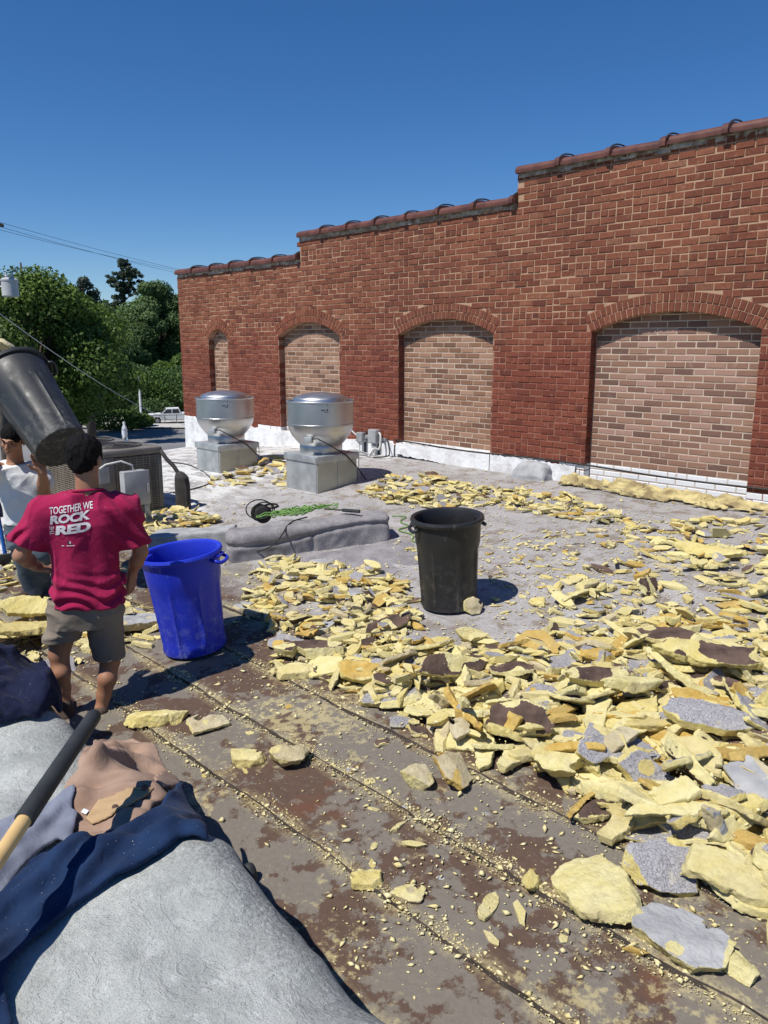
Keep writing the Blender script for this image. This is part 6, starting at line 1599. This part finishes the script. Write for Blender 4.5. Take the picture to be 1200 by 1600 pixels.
n = 4500; C_.append(np.stack([rc.uniform(-6.5, 0.3, n), rc.uniform(1.5, 7.5, n), rc.lognormal(-5.7, .6, n)], 1))
C_ = np.concatenate(C_); C_[:, 2] = np.minimum(C_[:, 2], .022)
gi = np.clip(((C_[:, 0] - HM_X0) / HM_C).astype(int), 0, HM.shape[0] - 1); gj = np.clip(((C_[:, 1] - HM_Y0) / HM_C).astype(int), 0, HM.shape[1] - 1)
Z_ = np.array([roof_z(x, y) for x, y, _ in C_]) + HM[gi, gj] * .9 + C_[:, 2] * .25 + .008
okm = (C_[:, 1] > 1.40) & (C_[:, 1] < YW - .05); C_, Z_ = C_[okm], Z_[okm]
U = np.array([(1,0,0),(-1,0,0),(0,1,0),(0,-1,0),(0,0,.6),(0,0,-.6)], np.float32); UF = np.array([(0,2,4),(2,1,4),(1,3,4),(3,0,4),(2,0,5),(1,2,5),(3,1,5),(0,3,5)])
n = len(C_); jit = rc.uniform(.45, 1.35, (n, 6, 1)); an = rc.uniform(0, 6.28, n); ca, sa = np.cos(an), np.sin(an)
Vv = U[None] * jit * C_[:, 2][:, None, None] * np.stack([np.full(n, 1.4), rc.uniform(.5, 1, n), rc.uniform(.5, 1.1, n)], 1)[:, None, :]
Xr = Vv[:, :, 0] * ca[:, None] - Vv[:, :, 1] * sa[:, None]; Yr = Vv[:, :, 0] * sa[:, None] + Vv[:, :, 1] * ca[:, None]
Vv = np.stack([Xr + C_[:, 0:1], Yr + C_[:, 1:2], Vv[:, :, 2] + Z_[:, None]], 2).reshape(-1, 3)
Ff = (UF[None] + (np.arange(n) * 6)[:, None, None]).reshape(-1, 3)
tag(obj('foam_crumbs', np_mesh('foam_crumbs', Vv, Ff, smooth=None), M['crumb']), 'foam crumbs and grit sprinkled along the laps', None, None, 'stuff')
# ledge of foam still stuck to the roof along the wall
S_ = SDF((-5.3, YW - .5, .5), (-.4, YW + .02, .92), .012)
X, Y, Z = S_.ax[0][:, None, None], S_.ax[1][None, :, None], S_.ax[2][None, None, :]
rzz = .1143 * (Y - 1.736); wv = .03 * vnoise(X * 30, Y * 30, Z * 30, 13) + .07 * vnoise(X * 2.2, X * 0, X * 0, 3) + .03 * vnoise(X * 8, X * 0, X * 0, 4)
top = .008 + .04 * np.clip((Y - (YW - .34)) / .3, 0, 1) + .025 * vnoise(X * 3, Y * 3, 0 * Z, 15) - .05 * np.clip(1 - np.abs(vnoise(X * 2.6, Y * 7, 0 * Z, 21)) * 7, 0, 1) + .014 * np.sign(vnoise(X * 4, Y * 9, 0 * Z, 22)) + .012 * vnoise(X * 9, Y * 9, 0 * Z, 5) + .016 * vnoise(X * 22, Y * 22, 0 * Z, 6)
S_.D = np.maximum(np.maximum(Z - rzz - top, rzz - .02 - Z), np.maximum((YW - .34 + wv) - Y, np.maximum(Y - YW + .035, np.maximum(-5.1 + wv - X, X + .55)))).astype(np.float32)
tag(obj('foam_ledge', S_.mesh('foam_ledge', 60), M['ledge']), 'ledge of yellow foam still stuck along the wall below the widest window', 'foam ledge')
# ------------------------------------------------------------------ membrane covered parapet, clothes and tool in front
S_ = SDF((-6.2, -.75, -.35), (.9, 1.55, .75), .02)
X, Y, Z = S_.ax[0][:, None, None], S_.ax[1][None, :, None], S_.ax[2][None, None, :]
edge = 1.35 + .03 * vnoise(X * 1.3, X * 0, X * 0, 2) + .02 * vnoise(X * 4, X * 0, X * 0, 3)
tz = .475 + .04 * vnoise(X * 1.4, Y * 1.4, Z * 0, 4) + .022 * vnoise(X * 5, Y * 5, Z * 0, 5)
rad = .20
qy = np.maximum(Y - (edge - rad), (-.55 + rad) - Y); qz = Z - (tz - rad)
d_ = np.sqrt(np.maximum(qy, 0) ** 2 + np.maximum(qz, 0) ** 2) - rad + np.minimum(np.maximum(qy, qz), 0)
d_ = np.where(Z < tz - rad, qy - rad + .10 * (Z - (tz - rad)), d_)
S_.D = (np.maximum(d_, np.maximum(-6.1 - X, X - .8)) + .011 * vnoise(X * 6, Y * 6, Z * 6, 6) + .006 * vnoise(X * 13, Y * 13, Z * 13, 8) + .0025 * vnoise(X * 21, Y * 21, Z * 21, 7)).astype(np.float32)
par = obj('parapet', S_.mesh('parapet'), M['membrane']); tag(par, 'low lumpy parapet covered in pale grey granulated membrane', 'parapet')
pbvh = BVHTree.FromPolygons([v.co.copy() for v in par.data.vertices], [tuple(p_.vertices) for p_ in par.data.polygons])
def PZ(x, y, z=.5):
    v = ray(x, y); return Vector(CAM + v * ((z - CAM[2]) / v[2]))
CX0, CY0, CH = -4.9, -.6, .009
cnx, cny = int(3.9 / CH), int(2.3 / CH)
HC = np.zeros((cnx, cny), np.float32)
step = 3
cx_ = np.arange(0, cnx, step); cy_ = np.arange(0, cny, step); coarse = np.zeros((len(cx_), len(cy_)))
for a, i in enumerate(cx_):
    for b_, j in enumerate(cy_):
        xx, yy = CX0 + i * CH, CY0 + j * CH; h_ = pbvh.ray_cast(Vector((xx, yy, 2)), Vector((0, 0, -1)))
        coarse[a, b_] = max(h_[0].z if h_[0] else -9, roof_z(xx, yy) + .012)
tmp = np.array([np.interp(np.arange(cny), cy_, row) for row in coarse]); HC = np.array([np.interp(np.arange(cnx), cx_, col) for col in tmp.T]).T.astype(np.float32)
def blur(a, k):
    for _ in range(k):
        a = (a + np.roll(a, 1, 0) + np.roll(a, -1, 0)) / 3; a = (a + np.roll(a, 1, 1) + np.roll(a, -1, 1)) / 3
    return a
def zat(x, y, z0=.55, A=None, zmin=-1.):
    A = HC if A is None else A; p_ = PZ(x, y, z0)
    for _ in range(14):
        i, j = int((p_.x - CX0) / CH), int((p_.y - CY0) / CH); z0 = .5 * z0 + .5 * max(zmin, float(A[min(max(i, 0), cnx - 1), min(max(j, 0), cny - 1)])); p_ = PZ(x, y, z0)
    return p_
def taut(slope):
    """cloth bridges hollows and hangs out from an edge instead of clinging to it"""
    A = HC.copy(); dz = slope * CH * 3
    for _ in range(16):
        for ax, sh_ in ((0, 3), (0, -3), (1, 3), (1, -3)):
            A = np.maximum(A, np.roll(A, sh_, ax) - dz)
    return A
def garment(name, pix, zz, mat, th, amp, ang, seed, parent=None, label=None, cat=None, fs=(.05, .28), ridges=(), hc_blur=40, wob=.02, slope=.9):
    global HC
    HT = taut(slope)
    P = [(p_.x, p_.y) for p_ in (zat(x, y, zz, HT, .30) for x, y in pix)]
    x0, x1 = min(p_[0] for p_ in P) - .06, max(p_[0] for p_ in P) + .06; y0, y1 = min(p_[1] for p_ in P) - .06, max(p_[1] for p_ in P) + .06
    i0, i1 = max(0, int((x0 - CX0) / CH)), min(cnx, int((x1 - CX0) / CH)); j0, j1 = max(0, int((y0 - CY0) / CH)), min(cny, int((y1 - CY0) / CH))
    Xg = (CX0 + CH * np.arange(i0, i1))[:, None]; Yg = (CY0 + CH * np.arange(j0, j1))[None, :]
    wx = wob * vnoise(Xg * 12, Yg * 12, 0, seed + 1); wy = wob * vnoise(Xg * 12, Yg * 12, 0, seed + 2)
    ps = poly_sdf(P, Xg + wx, Yg + wy); inn = np.clip(-ps / .07, 0, 1)
    ca, sa = math.cos(R(ang)), math.sin(R(ang)); u = Xg * ca + Yg * sa; v = -Xg * sa + Yg * ca
    warp = .035 * vnoise(u * 5, v * 5, 0, seed + 3)
    n1 = 1 - np.abs(vnoise((v + warp) / fs[0], u / fs[1], 0, seed + 4)); n2 = 1 - np.abs(vnoise((v - warp) / (fs[0] * .5), u / (fs[1] * .5), 1, seed + 5))
    n3 = 1 - np.abs(vnoise((v + warp * 2) / (fs[0] * .27), u / (fs[1] * .3), 2, seed + 9)); fold = amp * (n1 ** 3 * .8 + .45 * n2 ** 4 + .16 * n3 ** 4) + amp * .5 * vnoise(u * 7, v * 7, 0, seed + 6)
    for pl, hh_, ww in ridges:
        Q = [zat(x, y, zz, HT, .3) for x, y in pl]; dm = np.full(ps.shape, 9.)
        for a, b_ in zip(Q, Q[1:]):
            ex, ey = b_.x - a.x, b_.y - a.y; t = np.clip(((Xg - a.x) * ex + (Yg - a.y) * ey) / (ex * ex + ey * ey + 1e-9), 0, 1); dm = np.minimum(dm, np.hypot(Xg - a.x - t * ex, Yg - a.y - t * ey))
        fold = fold + hh_ * np.exp(-(dm / ww) ** 2)
    surf = blur(HT, hc_blur)[i0:i1, j0:j1]; surf = np.maximum(surf, HC[i0:i1, j0:j1])
    mid = blur(surf + th * .6 + np.maximum(fold, 0) * (.25 + .75 * inn), 1)
    mid = blur(mid, 2); gx, gy = np.gradient(mid, CH); sl = np.minimum(np.sqrt(1 + gx ** 2 + gy ** 2), 3.0)
    zlo, zhi = float(mid[ps < .03].min()) - .05, float(mid[ps < .03].max()) + .05
    S = SDF((CX0 + CH * i0, CY0 + CH * j0, zlo), (CX0 + CH * (i1 - 1), CY0 + CH * (j1 - 1), zhi), CH)
    n = S.D.shape; md, ss, pp = mid[:n[0], :n[1], None], sl[:n[0], :n[1], None], ps[:n[0], :n[1], None]
    S.D = S.D[:md.shape[0], :md.shape[1]]; S.n = np.array(S.D.shape); S.ax[0] = S.ax[0][:md.shape[0]]; S.ax[1] = S.ax[1][:md.shape[1]]
    a = np.abs(S.ax[2][None, None, :] - md) / ss - th / 2; b_ = pp + th * .3; k = .012
    hh2 = np.clip(.5 - .5 * (b_ - a) / k, 0, 1); S.D = (b_ * (1 - hh2) + a * hh2 + k * hh2 * (1 - hh2)).astype(np.float32)
    o = obj(name, S.mesh(name), mat, parent, world=bool(parent))
    blk = HC[i0:i1, j0:j1]; HC[i0:i1, j0:j1] = np.where(ps < -.004, np.maximum(blk, mid + th / 2), blk)
    if label: tag(o, label, cat)
    return o
jk = thing('tan_jacket', 'dusty tan canvas jacket thrown over the parapet', 'jacket', PZ(200, 1200, .5))
garment('jacket_body', [(92,1278),(120,1215),(150,1160),(175,1140),(215,1142),(252,1166),(262,1190),(284,1215),(292,1240),(275,1262),(215,1305),(128,1335)], .52, M['tan'], .020, .065, 60, 31, jk, fs=(.07, .35), ridges=([[(150,1225),(195,1190),(245,1185),(278,1205)], .07, .035], [[(150,1180),(200,1160),(245,1170)], .03, .03]))
garment('jacket_lining', [(128,1285),(150,1255),(200,1232),(232,1226),(246,1232),(215,1258),(175,1280),(140,1296)], .56, M['tan_lining'], .012, .008, 60, 33, jk, fs=(.03, .4), hc_blur=14, wob=.005)
garment('jacket_collar', [(236,1213),(256,1200),(276,1212),(288,1224),(276,1234),(252,1226)], .58, M['tan'], .016, .006, 60, 35, jk, fs=(.05, .3), hc_blur=14, wob=.004)
sw = garment('grey_sweatshirt', [(-90,1330),(0,1292),(58,1268),(100,1240),(118,1228),(126,1240),(122,1300),(116,1332),(92,1326),(58,1346),(20,1392),(-10,1430),(-90,1470)], .56, M['slate'], .018, .045, 128, 41, None, 'slate grey sweatshirt under the tool handle on the parapet', 'sweatshirt', (.075, .5))
nv = garment('navy_sweatshirt', [(288,1228),(300,1262),(326,1298),(326,1316),(290,1322),(250,1342),(180,1388),(110,1432),(50,1478),(20,1512),(12,1545),(20,1585),(34,1640),(-120,1700),(-160,1450),(-20,1420),(60,1344),(112,1330),(150,1322),(205,1300),(250,1262)], .55, M['navy'], .024, .055, 118, 51, None, 'navy blue fleece sweatshirt draped across the parapet', 'sweatshirt', (.08, .5), ridges=([[(285,1235),(215,1300),(120,1335)], .035, .035], [[(320,1308),(250,1318),(150,1350)], .03, .03]))
for (x, y) in ((180, 1262), (226, 1231)):
    p_ = zat(x, y); o = obj('button', MB().lathe([(.001, .009), (.006, .008), (.010, .0085), (.012, .004), (.011, -.004)], 16).mesh('button', 40), M['skin_brown'], jk, loc=p_, world=True)
p_ = zat(133, 1270); o = obj('care_label', MB().bbox((-.012, -.009, 0), (.012, .009, .004), .001), M['label_white'], jk, loc=p_ + Vector((0, 0, .004)), rot=(.3, .2, .5), world=True)
garment('navy_fleece_heap', [(-140,1060),(0,1042),(40,1050),(75,1072),(98,1096),(100,1115),(70,1128),(30,1134),(-20,1150),(-140,1160)], .55, M['navy_dark'], .05, .11, 20, 61, None, 'dark navy fleece bundled on the parapet beside the worker in crimson', 'fleece', (.14, .3), hc_blur=25)
# black glove behind the parapet on the roof
p_ = G(374, 1384); S_ = SDF((-.14, -.1, -.03), (.14, .1, .14), .006); S_.ell((0, 0, .03), (.08, .05, .035), .03).ell((.03, .02, .055), (.04, .03, .035), .03)
S_.noise(lambda x, y, z: .008 * vnoise(x * 25, y * 25, z * 25, 3)); tag(obj('black_bag', S_.mesh('black_bag'), M['rubber'], None, p_, (0, 0, .6)), 'small black bag lying on the roof against the parapet', 'bag')
# long handled tool resting on the clothes
E1 = zat(150, 1135) ; e1 = PD(148, 1117, 2.95); e2 = PD(38, 1281, 2.42); dv = (e2 - e1).normalized()
tl = thing('tool_handle', 'long wooden tool handle with black rubber grip resting on the clothes', 'tool', e1)
Lg = (e2 - e1).length
b = MB(); b.tube([dv * -.010, dv * -.004, dv * .01, dv * .08, dv * (Lg * .5), dv * Lg, dv * (Lg + .004)], [.012, .022, .0275, .0285, .0295, .031, .026], 24); obj('grip', b.mesh('grip', 40), M['rubber'], tl)
b = MB(); b.tube([dv * (Lg - .05), dv * (Lg + .4), dv * (Lg + 1.0)], [.0235, .0235, .0235], 20); wh_ = obj('shaft', b.mesh('shaft', 40), M['wood'], tl)
b = MB(); zq = dv * (Lg + 1.0); b.tube([zq - dv * .02, zq + dv * .12], [.028, .03], 16); b.bbox((zq.x - .12, zq.y - .03, zq.z - .3), (zq.x + .12, zq.y + .03, zq.z + .02), .012); obj('blade', b, M['galv'], tl)
